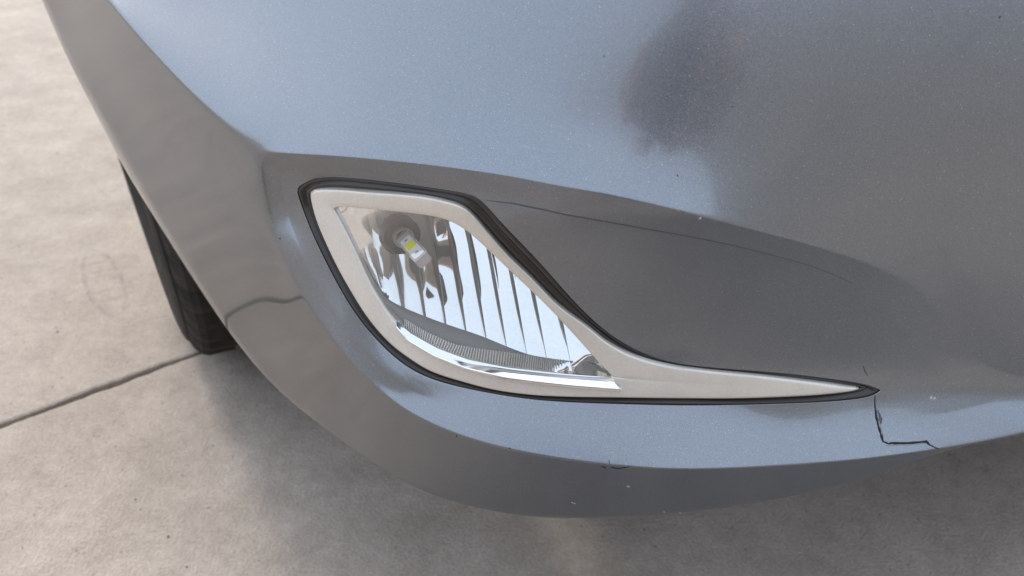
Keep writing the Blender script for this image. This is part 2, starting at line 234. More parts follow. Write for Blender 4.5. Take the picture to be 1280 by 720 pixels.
0.4674),(0.13724,0.33598,0.46142),(0.15524,0.33725,0.45505),(0.17178,0.33872,0.44804),(0.18701,0.34038,0.44027),(0.20109,0.34181,0.43177),(0.21446,0.343,0.42163),(0.22758,0.34411,0.40901),(0.23975,0.34478,
0.39505),(0.25203,0.3454,0.38082),(0.27059,0.34476,0.36865),(0.30196,0.34352,0.35896),(-0.12636,0.40315,0.47962),(-0.10764,0.3939,0.48364),(-0.08992,0.3863,0.48625),(-0.07267,0.37891,0.48837),(-0.05606,
0.37276,0.48971),(-0.04014,0.36672,0.49087),(-0.02542,0.36117,0.49168),(-0.0128,0.35648,0.49203),(-0.00278,0.35269,0.49198),(0.00583,0.34936,0.49168),(0.01438,0.34606,0.49126),(0.02344,0.34275,0.49091),
(0.03368,0.33941,0.49063),(0.04697,0.33623,0.48952),(0.06464,0.33366,0.48662),(0.08412,0.33182,0.48254),(0.10323,0.33265,0.47691),(0.12185,0.33383,0.47106),(0.14093,0.3355,0.46469),(0.15948,0.33701,0.45814),
(0.17677,0.33871,0.45106),(0.19296,0.34062,0.44317),(0.20819,0.34223,0.43428),(0.22287,0.34369,0.42303),(0.23719,0.34488,0.40854),(0.25081,0.34581,0.39275),(0.26464,0.34624,0.37837),(0.28602,0.34497,0.36714),
(0.32337,0.34368,0.35759),(-0.12704,0.40301,0.48101),(-0.10768,0.39338,0.48492),(-0.08959,0.38563,0.4875),(-0.07214,0.37834,0.48957),(-0.05534,0.37213,0.49095),(-0.03922,0.36613,0.49207),(-0.02425,0.36068,
0.49281),(-0.01131,0.35596,0.49325),(-0.00093,0.35211,0.49349),(0.00795,0.34875,0.49348),(0.01658,0.34544,0.49327),(0.02551,0.34209,0.49308),(0.03548,0.33883,0.49286),(0.04853,0.33584,0.49167),(0.0661,
0.33328,0.48865),(0.08554,0.33133,0.48445),(0.1046,0.33214,0.47868),(0.12327,0.33347,0.47262),(0.1425,0.3353,0.46608),(0.1613,0.33694,0.45943),(0.17889,0.3387,0.45235),(0.19548,0.34068,0.44443),(0.21124,
0.34244,0.43534),(0.22648,0.344,0.42361),(0.24135,0.34526,0.40831),(0.25557,0.34624,0.39178),(0.26981,0.34626,0.37761),(0.2927,0.34512,0.36644),(0.33265,0.34384,0.35692),(-0.16934,0.43587,0.48167),(-0.19136,
0.45819,0.48842),(-0.21345,0.48155,0.49652),(-0.23501,0.5049,0.50555),(-0.25577,0.52771,0.51475),(-0.27517,0.54907,0.52441),(-0.29356,0.56989,0.53444),(-0.31071,0.58963,0.54488),(-0.32666,0.60812,0.55566),
(-0.34188,0.62566,0.5668),(0.37942,0.33869,0.35138),(0.34034,0.33402,0.34131),(0.30417,0.32819,0.33502),(0.27624,0.32362,0.33187),(0.25253,0.32008,0.33001),(0.22764,0.31643,0.32831),(0.20222,0.31357,0.32624),
(0.17714,0.31155,0.32462),(0.15187,0.30947,0.32406),(0.12667,0.30787,0.32351),(0.10251,0.3069,0.32337),(0.08024,0.30707,0.32368),(0.05869,0.30853,0.32411),(0.03662,0.31111,0.32457),(0.01501,0.31394,0.32596),
(-0.00486,0.31784,0.3274),(-0.02372,0.32407,0.32786),(-0.04231,0.33099,0.32965),(-0.05998,0.33904,0.33283),(-0.07611,0.34931,0.3366),(-0.09023,0.35885,0.34311),(-0.10287,0.36874,0.35026),(-0.1146,0.37983,
0.3568),(-0.12551,0.39128,0.36338),(-0.13585,0.40292,0.37095),(-0.14574,0.41467,0.38027),(-0.15437,0.42534,0.39147),(-0.15997,0.43142,0.4061),(-0.16311,0.43469,0.42357),(-0.16352,0.43397,0.44494),(-0.16313,
0.43283,0.46674),(-0.18337,0.45163,0.47436),(-0.20499,0.47362,0.4818),(-0.22659,0.49645,0.4905),(-0.2476,0.5192,0.50018),(-0.26788,0.54166,0.51013),(-0.28671,0.56253,0.5206),(-0.30435,0.58248,0.53131),
(-0.3207,0.60123,0.54233),(-0.33587,0.61881,0.55369),(-0.35015,0.6352,0.56546),(0.37685,0.33585,0.35284),(0.34013,0.33359,0.34084),(0.30443,0.32852,0.33416),(0.27656,0.32404,0.33116),(0.25365,0.32077,0.32857),
(0.23073,0.31813,0.32424),(0.20674,0.31614,0.31915),(0.18141,0.31431,0.31542),(0.15542,0.31249,0.313),(0.13017,0.31186,0.31001),(0.10601,0.31168,0.30783),(0.0835,0.312,0.30693),(0.06176,0.31357,0.30615),
(0.03971,0.31651,0.30495),(0.01798,0.31939,0.30515),(-0.00231,0.323,0.30608),(-0.02192,0.32996,0.30499),(-0.04165,0.33791,0.30503),(-0.06069,0.3464,0.30741),(-0.07851,0.35749,0.31041),(-0.09473,0.36885,
0.31548),(-0.10963,0.38044,0.32137),(-0.12418,0.39431,0.32573),(-0.13851,0.40944,0.32972),(-0.15268,0.42527,0.33528),(-0.16672,0.44167,0.34381),(-0.17795,0.4525,0.35911),(-0.1878,0.46259,0.3763),(-0.19503,
0.46938,0.39702),(-0.19988,0.4735,0.42051),(-0.20396,0.47757,0.44411),(-0.22316,0.49613,0.45373),(-0.24331,0.51682,0.46329),(-0.26319,0.53779,0.47381),(-0.28254,0.5589,0.48526),(-0.30171,0.58103,0.49712),
(-0.31864,0.60011,0.50995),(-0.33372,0.61686,0.52276),(-0.34753,0.63242,0.53548),(-0.36025,0.64704,0.54849),(-0.37185,0.6602,0.56193),(0.37519,0.3337,0.35338),(0.34008,0.33327,0.34008),(0.30468,0.32884,
0.3332),(0.27683,0.32441,0.33045),(0.25489,0.32148,0.32697),(0.23434,0.31996,0.31955),(0.21217,0.31909,0.31064),(0.18675,0.31782,0.30389),(0.15996,0.31646,0.29892),(0.1345,0.3167,0.29318),(0.11032,0.31728,
0.2886),(0.08758,0.31801,0.28585),(0.06568,0.31985,0.28328),(0.04368,0.32324,0.27986),(0.02185,0.32653,0.27805),(0.001,0.33003,0.27798),(-0.01953,0.33707,0.27579),(-0.04068,0.34616,0.27358),(-0.06154,0.35554,
0.27449),(-0.08144,0.36726,0.27685),(-0.10043,0.38105,0.27972),(-0.11848,0.3953,0.2833),(-0.13675,0.41244,0.28478),(-0.15614,0.43331,0.28406),(-0.17602,0.45549,0.28588),(-0.19514,0.47599,0.29488),(-0.21148,
0.49079,0.31319),(-0.22821,0.50805,0.33292),(-0.24222,0.52141,0.35741),(-0.25483,0.53433,0.38308),(-0.26684,0.54748,0.40877),(-0.28322,0.56373,0.4224),(-0.29931,0.5796,0.43637),(-0.31533,0.59603,0.45026),
(-0.33173,0.61436,0.46439),(-0.34787,0.63369,0.47966),(-0.36041,0.6476,0.49649),(-0.37173,0.66006,0.51204),(-0.38254,0.67244,0.5267),(-0.39188,0.68325,0.54183),(-0.39972,0.69203,0.55747),(0.37434,0.33244,
0.35342),(0.34013,0.33312,0.3394),(0.30487,0.32909,0.33247),(0.27701,0.32466,0.32993),(0.25581,0.32197,0.32579),(0.23707,0.32127,0.31602),(0.2164,0.32132,0.30404),(0.191,0.32061,0.29471),(0.16361,0.31966,
0.28761),(0.13794,0.32046,0.27977),(0.11374,0.32159,0.27326),(0.09086,0.32269,0.2689),(0.06885,0.32481,0.26474),(0.04693,0.32858,0.25941),(0.02504,0.33229,0.25574),(0.00376,0.33596,0.25452),(-0.01753,0.34269,
0.25184),(-0.0398,0.35245,0.24799),(-0.06217,0.36273,0.24737),(-0.08374,0.37472,0.24943),(-0.10498,0.39027,0.25054),(-0.12576,0.40701,0.25164),(-0.14719,0.42672,0.25061),(-0.17114,0.4527,0.24517),(-0.19716,
0.48272,0.24117),(-0.21865,0.50161,0.25498),(-0.23989,0.52072,0.27507),(-0.26266,0.54371,0.29721),(-0.28289,0.56277,0.32492),(-0.30345,0.58445,0.35177),(-0.32176,0.60289,0.38064),(-0.33347,0.61438,0.39884),
(-0.3465,0.62838,0.41537),(-0.36105,0.6453,0.43026),(-0.37444,0.66105,0.44674),(-0.38401,0.67163,0.46695),(-0.39171,0.67992,0.48733),(-0.40112,0.69139,0.5043),(-0.41114,0.70438,0.51971),(-0.41803,0.71287,
0.5364),(-0.42262,0.718,0.55385),(0.37386,0.33188,0.35366),(0.34011,0.33304,0.33926),(0.30497,0.32921,0.33223),(0.27708,0.32476,0.32976),(0.25607,0.32211,0.32547),(0.23778,0.32162,0.31509),(0.21751,0.32191,
0.3023),(0.19214,0.32136,0.29226),(0.16459,0.32052,0.28458),(0.13885,0.32145,0.27619),(0.11464,0.32271,0.26918),(0.09173,0.32392,0.26437),(0.0697,0.32612,0.25977),(0.0478,0.32997,0.25393),(0.02591,0.33381,
0.24972),(0.00451,0.33755,0.24815),(-0.01698,0.34416,0.24538),(-0.03954,0.35406,0.24113),(-0.06232,0.36457,0.24008),(-0.08433,0.37658,0.24212),(-0.10616,0.39252,0.24282),(-0.12768,0.40993,0.24321),(-0.14996,
0.43031,0.24147),(-0.17505,0.45733,0.23501),(-0.20206,0.4877,0.23093),(-0.22476,0.50758,0.24475),(-0.24771,0.52863,0.26467),(-0.27215,0.55309,0.28755),(-0.29421,0.57386,0.31607),(-0.31686,0.59752,0.3435),
(-0.33688,0.61723,0.37333),(-0.34734,0.62775,0.39261),(-0.35987,0.64198,0.40952),(-0.37429,0.65959,0.42446),(-0.38623,0.67364,0.44195),(-0.39356,0.68124,0.46371),(-0.40013,0.68842,0.48493),(-0.40927,0.70009,
0.50215),(-0.41914,0.71335,0.51774),(-0.42525,0.72105,0.5349),(-0.42889,0.72512,0.55285),(0.37385,0.33174,0.35349),(0.34034,0.33322,0.33886),(0.30521,0.32948,0.33182),(0.27725,0.32497,0.32947),(0.25658,
0.32258,0.32479),(0.23932,0.32307,0.3129),(0.2202,0.3248,0.29784),(0.19542,0.32568,0.28547),(0.16793,0.32595,0.27587),(0.14209,0.32778,0.26584),(0.11786,0.33028,0.25681),(0.09479,0.33281,0.24989),(0.07247,
0.33629,0.24323),(0.0501,0.34097,0.23587),(0.02749,0.34413,0.23219),(0.00539,0.3461,0.23269),(-0.01667,0.35107,0.23191),(-0.03974,0.35984,0.22894),(-0.06302,0.36969,0.22869),(-0.08559,0.38142,0.2312),(-0.10811,
0.39761,0.23178),(-0.13054,0.41576,0.23149),(-0.15421,0.43795,0.22799),(-0.18147,0.46823,0.21848),(-0.2106,0.50113,0.21264),(-0.23665,0.52614,0.22342),(-0.26466,0.55535,0.23918),(-0.29499,0.58874,0.25899),
(-0.32277,0.61745,0.28643),(-0.3512,0.64872,0.31366),(-0.37428,0.6709,0.34647),(-0.38188,0.67728,0.36982),(-0.3876,0.68036,0.39321),(-0.39386,0.68446,0.41454),(-0.40476,0.69754,0.43316),(-0.41644,0.7135,
0.45327),(-0.42238,0.72038,0.47587),(-0.42532,0.72206,0.49663),(-0.42622,0.72067,0.51616),(-0.42804,0.72169,0.53492),(-0.43038,0.72413,0.55328),(-0.34273,0.62928,0.56855),(-0.3279,0.61357,0.55784),(-0.31302,
0.59821,0.54712),(-0.29607,0.57988,0.53701),(-0.27656,0.55772,0.528),(-0.25639,0.53547,0.51929),(-0.23525,0.51237,0.51089),(-0.21325,0.48835,0.50283),(-0.19116,0.46507,0.49541),(-0.16909,0.44246,0.48942),
(-0.14774,0.42103,0.48434),(-0.12732,0.41093,0.48846),(-0.10808,0.40203,0.49182),(-0.08974,0.39376,0.49452),(-0.07218,0.38641,0.49652),(-0.05522,0.3799,0.49798),(-0.03896,0.37356,0.49923),(-0.02385,0.36808,
0.49996),(-0.01067,0.3633,0.50044),(-0.00001,0.3593,0.50076),(0.00923,0.35581,0.50085),(0.01821,0.35251,0.50067),(0.02748,0.34932,0.50043),(0.03772,0.34618,0.50019),(0.05079,0.34276,0.49932),(0.06801,0.33942,
0.49697),(0.08706,0.33732,0.4932),(0.10538,0.33678,0.48865),(0.12337,0.33721,0.4836),(0.14194,0.33845,0.47796),(0.16017,0.33977,0.47207),(0.17716,0.34107,0.46591),(0.1932,0.34259,0.459),(0.20862,0.34422,
0.45084),(0.22353,0.34564,0.44034),(0.23795,0.34661,0.42679),(0.25147,0.34696,0.41248),(0.26521,0.34672,0.40009),(0.28783,0.34662,0.38937),(0.32703,0.34726,0.37931),(0.37767,0.34884,0.36902),(-0.34329,
0.63373,0.57177),(-0.32852,0.62,0.56205),(-0.31441,0.6079,0.552),(-0.29862,0.59352,0.54226),(-0.27897,0.57256,0.53411),(-0.25797,0.54979,0.52667),(-0.23654,0.52697,0.51933),(-0.21423,0.50286,0.51243),(-0.19197,
0.47944,0.50615),(-0.16999,0.45705,0.50101),(-0.14853,0.43501,0.49703),(-0.12815,0.42548,0.50053),(-0.10875,0.41668,0.50354),(-0.0901,0.40794,0.50621),(-0.07225,0.40007,0.50828),(-0.05503,0.39304,0.50986),
(-0.03852,0.38609,0.5113),(-0.02315,0.38022,0.51219),(-0.00959,0.37512,0.51281),(0.00154,0.3705,0.51342),(0.01133,0.36646,0.51379),(0.02088,0.36307,0.51372),(0.03068,0.36015,0.51344),(0.04133,0.35706,0.51325),
(0.05439,0.35303,0.51284),(0.071,0.34869,0.51133),(0.08918,0.34571,0.50854),(0.10654,0.34397,0.50524),(0.12354,0.34329,0.50148),(0.14106,0.3436,0.49714),(0.15833,0.34431,0.49245),(0.17453,0.34512,0.48748),
(0.18982,0.34609,0.48194),(0.2046,0.34727,0.47532),(0.21893,0.34835,0.46672),(0.2328,0.34903,0.45563),(0.24593,0.34927,0.4439),(0.25943,0.34923,0.43362),(0.28101,0.34988,0.42432),(0.31786,0.35227,0.41478),
(0.36563,0.35625,0.40444),(-0.34304,0.6381,0.57662),(-0.32765,0.62575,0.5686),(-0.31334,0.61575,0.56014),(-0.29885,0.60628,0.55137),(-0.28122,0.59149,0.5436),(-0.26024,0.57049,0.53736),(-0.23852,0.54836,
0.53145),(-0.21642,0.52567,0.52572),(-0.19407,0.50256,0.5208),(-0.17215,0.4804,0.51685),(-0.15097,0.459,0.5137),(-0.1297,0.44764,0.5174),(-0.10952,0.43698,0.5207),(-0.09018,0.42626,0.52377),(-0.07181,0.41656,
0.52628),(-0.05426,0.40812,0.52824),(-0.03753,0.40008,0.52996),(-0.0219,0.39288,0.53131),(-0.00795,0.38665,0.53236),(0.00368,0.3814,0.53321),(0.01412,0.3767,0.53387),(0.02427,0.37239,0.53427),(0.03455,
0.36856,0.53448),(0.0455,0.36508,0.53458),(0.05845,0.36134,0.53425),(0.07429,0.35738,0.53304),(0.09132,0.35425,0.53099),(0.10763,0.35216,0.5286),(0.1236,0.35107,0.52587),(0.13999,0.35081,0.52272),(0.15614,
0.35093,0.51933),(0.1714,0.35122,0.5157),(0.18594,0.35176,0.5116),(0.20008,0.35257,0.50666),(0.2139,0.35342,0.50019),(0.22732,0.35396,0.49183),(0.2402,0.35422,0.48298),(0.25352,0.35445,0.47515),(0.27344,
0.35548,0.46798),(0.30583,0.35838,0.46047),(0.34695,0.36268,0.45241),(-0.34163,0.64237,0.58386),(-0.32471,0.63073,0.57853),(-0.30868,0.62078,0.57294),(-0.29304,0.61206,0.56702),(-0.27682,0.60284,0.56109),
(-0.25832,0.58935,0.55594),(-0.23792,0.57183,0.55154),(-0.21691,0.55282,0.54742),(-0.19567,0.53303,0.54389),(-0.17443,0.51264,0.54137),(-0.15366,0.49195,0.53965),(-0.13086,0.47649,0.54377),(-0.10976,0.46322,
0.54717),(-0.08975,0.45034,0.55028),(-0.07081,0.43831,0.55304),(-0.05286,0.42746,0.55539),(-0.03584,0.41701,0.55758),(-0.01997,0.40762,0.55942),(-0.00559,0.39993,0.56082),(0.00664,0.39385,0.56186),(0.0179,
0.38853,0.56269),(0.02885,0.38373,0.56329),(0.03982,0.37942,0.56375),(0.05115,0.37545,0.56412),(0.06381,0.37146,0.56415),(0.07844,0.36756,0.56351),(0.09387,0.36444,0.56231),(0.10874,0.36214,0.56091),(0.12332,
0.36054,0.55934),(0.13827,0.35978,0.55748),(0.1532,0.35979,0.55531),(0.16763,0.36017,0.55292),(0.18149,0.3606,0.5503),(0.19496,0.36102,0.54724),(0.20818,0.36148,0.54323),(0.22125,0.36197,0.53795),(0.23408,
0.36247,0.5323),(0.24739,0.36318,0.52723),(0.26525,0.36455,0.52259),(0.29134,0.36707,0.51797),(0.32288,0.37025,0.51327),(-0.33926,0.64654,0.59304),(-0.32033,0.63544,0.59105),(-0.30206,0.62517,0.58898),
(-0.2842,0.61546,0.58681),(-0.26626,0.60541,0.58467),(-0.24778,0.59394,0.58275),(-0.22863,0.58045,0.58111),(-0.2093,0.56585,0.57961),(-0.19018,0.55108,0.5783),(-0.17131,0.53599,0.5774),(-0.15275,0.52023,
0.57693),(-0.12947,0.50273,0.58026),(-0.10781,0.48676,0.58324),(-0.08748,0.47177,0.58595),(-0.06839,0.45794,0.58838),(-0.05041,0.4454,0.59052),(-0.03344,0.43371,0.59247),(-0.01752,0.42331,0.59414),(-0.00274,
0.41467,0.59549),(0.01017,0.40782,0.59653),(0.02238,0.40185,0.5974),(0.03427,0.3966,0.59809),(0.04603,0.39199,0.59865),(0.05786,0.38782,0.59913),(0.07022,0.38385,0.59941),(0.08347,0.38019,0.59933),(0.09706,
0.37719,0.59897),(0.1104,0.37499,0.59847),(0.12365,0.37353,0.59785),(0.13721,0.37267,0.59708),(0.1508,0.37238,0.59618),(0.16425,0.37258,0.59513),(0.17755,0.37308,0.59392),(0.19074,0.37369,0.59249),(0.20389,
0.37442,0.59062),(0.21707,0.37534,0.58818),(0.23025,0.37636,0.58556),(0.24375,0.37756,0.5832),(0.25947,0.3791,0.58107),(0.27895,0.38102,0.57906),(0.30071,0.38294,0.57717),(-0.33691,0.65068,0.60216),(-0.31606,
0.64022,0.60341),(-0.29589,0.63012,0.60462),(-0.27637,0.6204,0.60578),(-0.25729,0.61061,0.60695),(-0.23837,0.60003,0.60822),(-0.21949,0.5882,0.60963),(-0.20088,0.5755,0.61115),(-0.18279,0.5625,0.61271),
(-0.16529,0.54941,0.61427),(-0.14842,0.53631,0.61584),(-0.1255,0.51829,0.618),(-0.10413,0.50169,0.61998),(-0.0841,0.48625,0.62183),(-0.06531,0.47202,0.62353),(-0.04765,0.45918,0.62507),(-0.03096,0.44744,
0.62647),(-0.01512,0.43695,0.62773),(0,0.42804,0.62879),(0.01353,0.42085,0.62965),(0.02665,0.41455,0.63041),(0.03944,0.40911,0.63106),(0.05198,0.40434,0.63163),(0.06428,0.40005,0.63214),(0.0764,0.39623,
0.6326),(0.08842,0.39302,0.63298),(0.10036,0.39036,0.6333),(0.11232,0.38833,0.63354),(0.1244,0.38707,0.63369),(0.13682,0.38638,0.63378),(0.14938,0.38614,0.6338),(0.16214,0.38643,0.63377),(0.17513,0.38718,
0.63368),(0.18827,0.38814,0.63357),(0.20159,0.38933,0.63342),(0.21519,0.3909,0.63324),(0.22898,0.3926,0.63303),(0.24285,0.39425,0.63284),(0.25672,0.39574,0.63266),(0.27057,0.39705,0.6325),(0.28434,0.39814,
0.63237)]
CAGE_FACES = [[0,1,32,31],[1,2,33,32],[2,3,34,33],[3,4,35,34],[4,5,36,35],[5,6,37,36],[6,7,38,37],[7,8,39,38],[8,9,40,39],[9,10,41,40],[10,11,42,41],[11,12,43,42],[12,13,44,43],[13,14,45,44],[14,15,46,45],[15,16,47,
46],[16,17,48,47],[17,18,49,48],[18,19,50,49],[19,20,51,50],[20,21,52,51],[21,22,53,52],[22,23,54,53],[23,24,55,54],[24,25,56,55],[25,26,57,56],[26,27,58,57],[27,28,59,58],[28,29,60,59],[29,30,61,60],[31,
32,63,62],[32,33,64,63],[33,34,65,64],[34,35,66,65],[35,36,67,66],[36,37,68,67],[37,38,69,68],[38,39,70,69],[39,40,71,70],[40,41,72,71],[41,42,73,72],[42,43,74,73],[43,44,75,74],[44,45,76,75],[45,46,77,
76],[46,47,78,77],[47,48,79,78],[48,49,80,79],[49,50,81,80],[50,51,82,81],[51,52,83,82],[52,53,84,83],[53,54,85,84],[54,55,86,85],[55,56,87,86],[56,57,88,87],[57,58,89,88],[58,59,90,89],[59,60,91,90],[60,
61,92,91],[62,63,94,93],[63,64,95,94],[64,65,96,95],[65,66,97,96],[66,67,98,97],[67,68,99,98],[68,69,100,99],[69,70,101,100],[70,71,102,101],[71,72,103,102],[72,73,104,103],[73,74,105,104],[74,75,106,105],
[75,76,107,106],[76,77,108,107],[77,78,109,108],[78,79,110,109],[79,80,111,110],[80,81,112,111],[81,82,113,112],[82,83,114,113],[83,84,115,114],[84,85,116,115],[85,86,117,116],[86,87,118,117],[87,88,119,
118],[88,89,120,119],[89,90,121,120],[90,91,122,121],[91,92,123,122],[93,94,125,124],[94,95,126,125],[95,96,127,126],[96,97,128,127],[97,98,129,128],[98,99,130,129],[99,100,131,130],[100,101,132,131],[101,
102,133,132],[102,103,134,133],[103,104,135,134],[104,105,136,135],[105,106,137,136],[106,107,138,137],[107,108,139,138],[108,109,140,139],[109,110,141,140],[110,111,142,141],[111,112,143,142],[112,113,
144,143],[113,114,145,144],[114,115,146,145],[115,116,147,146],[116,117,148,147],[117,118,149,148],[118,119,150,149],[119,120,151,150],[120,121,152,151],[121,122,153,152],[122,123,154,153],[124,125,156,
155],[125,126,157,156],[126,127,158,157],[127,128,159,158],[128,129,160,159],[129,130,161,160],[130,131,162,161],[131,132,163,162],[132,133,164,163],[133,134,165,164],[134,135,166,165],[135,136,167,166],
[136,137,168,167],[137,138,169,168],[138,139,170,169],[139,140,171,170],[140,141,172,171],[141,142,173,172],[142,143,174,173],[143,144,175,174],[144,145,176,175],[145,146,177,176],[146,147,178,177],[147,
148,179,178],[148,149,180,179],[149,150,181,180],[150,151,182,181],[151,152,183,182],[152,153,184,183],[153,154,185,184],[155,156,187,186],[156,157,188,187],[157,158,189,188],[158,159,190,189],[159,160,
191,190],[160,161,192,191],[161,162,193,192],[162,163,194,193],[163,164,195,194],[164,165,196,195],[165,166,197,196],[166,167,198,197],[167,168,199,198],[168,169,200,199],[169,170,201,200],[170,171,202,
201],[171,172,203,202],[172,173,204,203],[173,174,205,204],[174,175,206,205],[175,176,207,206],[176,177,208,207],[177,178,209,208],[178,179,210,209],[179,180,211,210],[180,181,212,211],[181,182,213,212],
[182,183,214,213],[183,184,215,214],[184,185,216,215],[186,187,218,217],[187,188,219,218],[188,189,220,219],[189,190,221,220],[190,191,222,221],[191,192,223,222],[192,193,224,223],[193,194,225,224],[194,
195,226,225],[195,196,227,226],[196,197,228,227],[197,198,229,228],[198,199,230,229],[199,200,231,230],[200,201,232,231],[201,202,233,232],[202,203,234,233],[203,204,235,234],[204,205,236,235],[205,206,
237,236],[206,207,238,237],[207,208,239,238],[208,209,240,239],[209,210,241,240],[210,211,242,241],[211,212,243,242],[212,213,244,243],[213,214,245,244],[214,215,246,245],[215,216,247,246],[217,218,249,
248],[218,219,250,249],[219,220,251,250],[220,221,252,251],[221,222,253,252],[222,223,254,253],[223,224,255,254],[224,225,256,255],[225,226,257,256],[226,227,258,257],[227,228,259,258],[228,229,260,259],
[229,230,261,260],[230,231,262,261],[231,232,263,262],[232,233,264,263],[233,234,265,264],[234,235,266,265],[235,236,267,266],[236,237,268,267],[237,238,269,268],[238,239,270,269],[239,240,271,270],[240,
241,272,271],[241,242,273,272],[242,243,274,273],[243,244,275,274],[244,245,276,275],[245,246,277,276],[246,247,278,277],[30,279,308,61],[279,280,309,308],[280,281,310,309],[281,282,311,310],[282,283,312,
311],[283,284,313,312],[284,285,314,313],[285,286,315,314],[286,287,316,315],[287,288,317,316],[288,289,318,317],[289,290,319,318],[290,291,320,319],[291,292,321,320],[292,293,322,321],[293,294,323,322],
[294,295,324,323],[295,296,325,324],[296,297,326,325],[297,298,327,326],[298,299,328,327],[299,300,329,328],[300,301,330,329],[301,302,331,330],[302,303,332,331],[303,304,333,332],[304,305,334,333],[305,
306,335,334],[306,307,336,335],[307,0,31,336],[61,308,337,92],[308,309,338,337],[309,310,339,338],[310,311,340,339],[311,312,341,340],[312,313,342,341],[313,314,343,342],[314,315,344,343],[315,316,345,
344],[316,317,346,345],[317,318,347,346],[318,319,348,347],[319,320,349,348],[320,321,350,349],[321,322,351,350],[322,323,352,351],[323,324,353,352],[324,325,354,353],[325,326,355,354],[326,327,356,355],
[327,328,357,356],[328,329,358,357],[329,330,359,358],[330,331,360,359],[331,332,361,360],[332,333,362,361],[333,334,363,362],[334,335,364,363],[335,336,365,364],[336,31,62,365],[92,337,366,123],[337,338,
367,366],[338,339,368,367],[339,340,369,368],[340,341,370,369],[341,342,371,370],[342,343,372,371],[343,344,373,372],[344,345,374,373],[345,346,375,374],[346,347,376,375],[347,348,377,376],[348,349,378,
377],[349,350,379,378],[350,351,380,379],[351,352,381,380],[352,353,382,381],[353,354,383,382],[354,355,384,383],[355,356,385,384],[356,357,386,385],[357,358,387,386],[358,359,388,387],[359,360,389,388],
[360,361,390,389],[361,362,391,390],[362,363,392,391],[363,364,393,392],[364,365,394,393],[365,62,93,394],[123,366,395,154],[366,367,396,395],[367,368,397,396],[368,369,398,397],[369,370,399,398],[370,
371,400,399],[371,372,401,400],[372,373,402,401],[373,374,403,402],[374,375,404,403],[375,376,405,404],[376,377,406,405],[377,378,407,406],[378,379,408,407],[379,380,409,408],[380,381,410,409],[381,382,
411,410],[382,383,412,411],[383,384,413,412],[384,385,414,413],[385,386,415,414],[386,387,416,415],[387,388,417,416],[388,389,418,417],[389,390,419,418],[390,391,420,419],[391,392,421,420],[392,393,422,
421],[393,394,423,422],[394,93,124,423],[154,395,424,185],[395,396,425,424],[396,397,426,425],[397,398,427,426],[398,399,428,427],[399,400,429,428],[400,401,430,429],[401,402,431,430],[402,403,432,431],
[403,404,433,432],[404,405,434,433],[405,406,435,434],[406,407,436,435],[407,408,437,436],[408,409,438,437],[409,410,439,438],[410,411,440,439],[411,412,441,440],[412,413,442,441],[413,414,443,442],[414,
415,444,443],[415,416,445,444],[416,417,446,445],[417,418,447,446],[418,419,448,447],[419,420,449,448],[420,421,450,449],[421,422,451,450],[422,423,452,451],[423,124,155,452],[185,424,453,216],[424,425,
454,453],[425,426,455,454],[426,427,456,455],[427,428,457,456],[428,429,458,457],[429,430,459,458],[430,431,460,459],[431,432,461,460],[432,433,462,461],[433,434,463,462],[434,435,464,463],[435,436,465,
464],[436,437,466,465],[437,438,467,466],[438,439,468,467],[439,440,469,468],[440,441,470,469],[441,442,471,470],[442,443,472,471],[443,444,473,472],[444,445,474,473],[445,446,475,474],[446,447,476,475],
[447,448,477,476],[448,449,478,477],[449,450,479,478],[450,451,480,479],[451,452,481,480],[452,155,186,481],[216,453,482,247],[453,454,483,482],[454,455,484,483],[455,456,485,484],[456,457,486,485],[457,
458,487,486],[458,459,488,487],[459,460,489,488],[460,461,490,489],[461,462,491,490],[462,463,492,491],[463,464,493,492],[464,465,494,493],[465,466,495,494],[466,467,496,495],[467,468,497,496],[468,469,
498,497],[469,470,499,498],[470,471,500,499],[471,472,501,500],[472,473,502,501],[473,474,503,502],[474,475,504,503],[475,476,505,504],[476,477,506,505],[477,478,507,506],[478,479,508,507],[479,480,509,
508],[480,481,510,509],[481,186,217,510],[247,482,511,278],[482,483,512,511],[483,484,513,512],[484,485,514,513],[485,486,515,514],[486,487,516,515],[487,488,517,516],[488,489,518,517],[489,490,519,518],
[490,491,520,519],[491,492,521,520],[492,493,522,521],[493,494,523,522],[494,495,524,523],[495,496,525,524],[496,497,526,525],[497,498,527,526],[498,499,528,527],[499,500,529,528],[500,501,530,529],[501,
502,531,530],[502,503,532,531],[503,504,533,532],[504,505,534,533],[505,506,535,534],[506,507,536,535],[507,508,537,536],[508,509,538,537],[509,510,539,538],[510,217,248,539],[248,249,551,550],[249,250,
552,551],[250,251,553,552],[251,252,554,553],[252,253,555,554],[253,254,556,555],[254,255,557,556],[255,256,558,557],[256,257,559,558],[257,258,560,559],[258,259,561,560],[259,260,562,561],[260,261,563,
562],[261,262,564,563],[262,263,565,564],[263,264,566,565],[264,265,567,566],[265,266,568,567],[266,267,569,568],[267,268,570,569],[268,269,571,570],[269,270,572,571],[270,271,573,572],[271,272,574,573],
[272,273,575,574],[273,274,576,575],[274,275,577,576],[275,276,578,577],[276,277,579,578],[277,278,580,579],[278,540,581,580],[540,541,582,581],[541,542,583,582],[542,543,584,583],[543,544,585,584],[544,
545,586,585],[545,546,587,586],[546,547,588,587],[547,548,589,588],[548,549,590,589],[550,551,592,591],[551,552,593,592],[552,553,594,593],[553,554,595,594],[554,555,596,595],[555,556,597,596],[556,557,
598,597],[557,558,599,598],[558,559,600,599],[559,560,601,600],[560,561,602,601],[561,562,603,602],[562,563,604,603],[563,564,605,604],[564,565,606,605],[565,566,607,606],[566,567,608,607],[567,568,609,
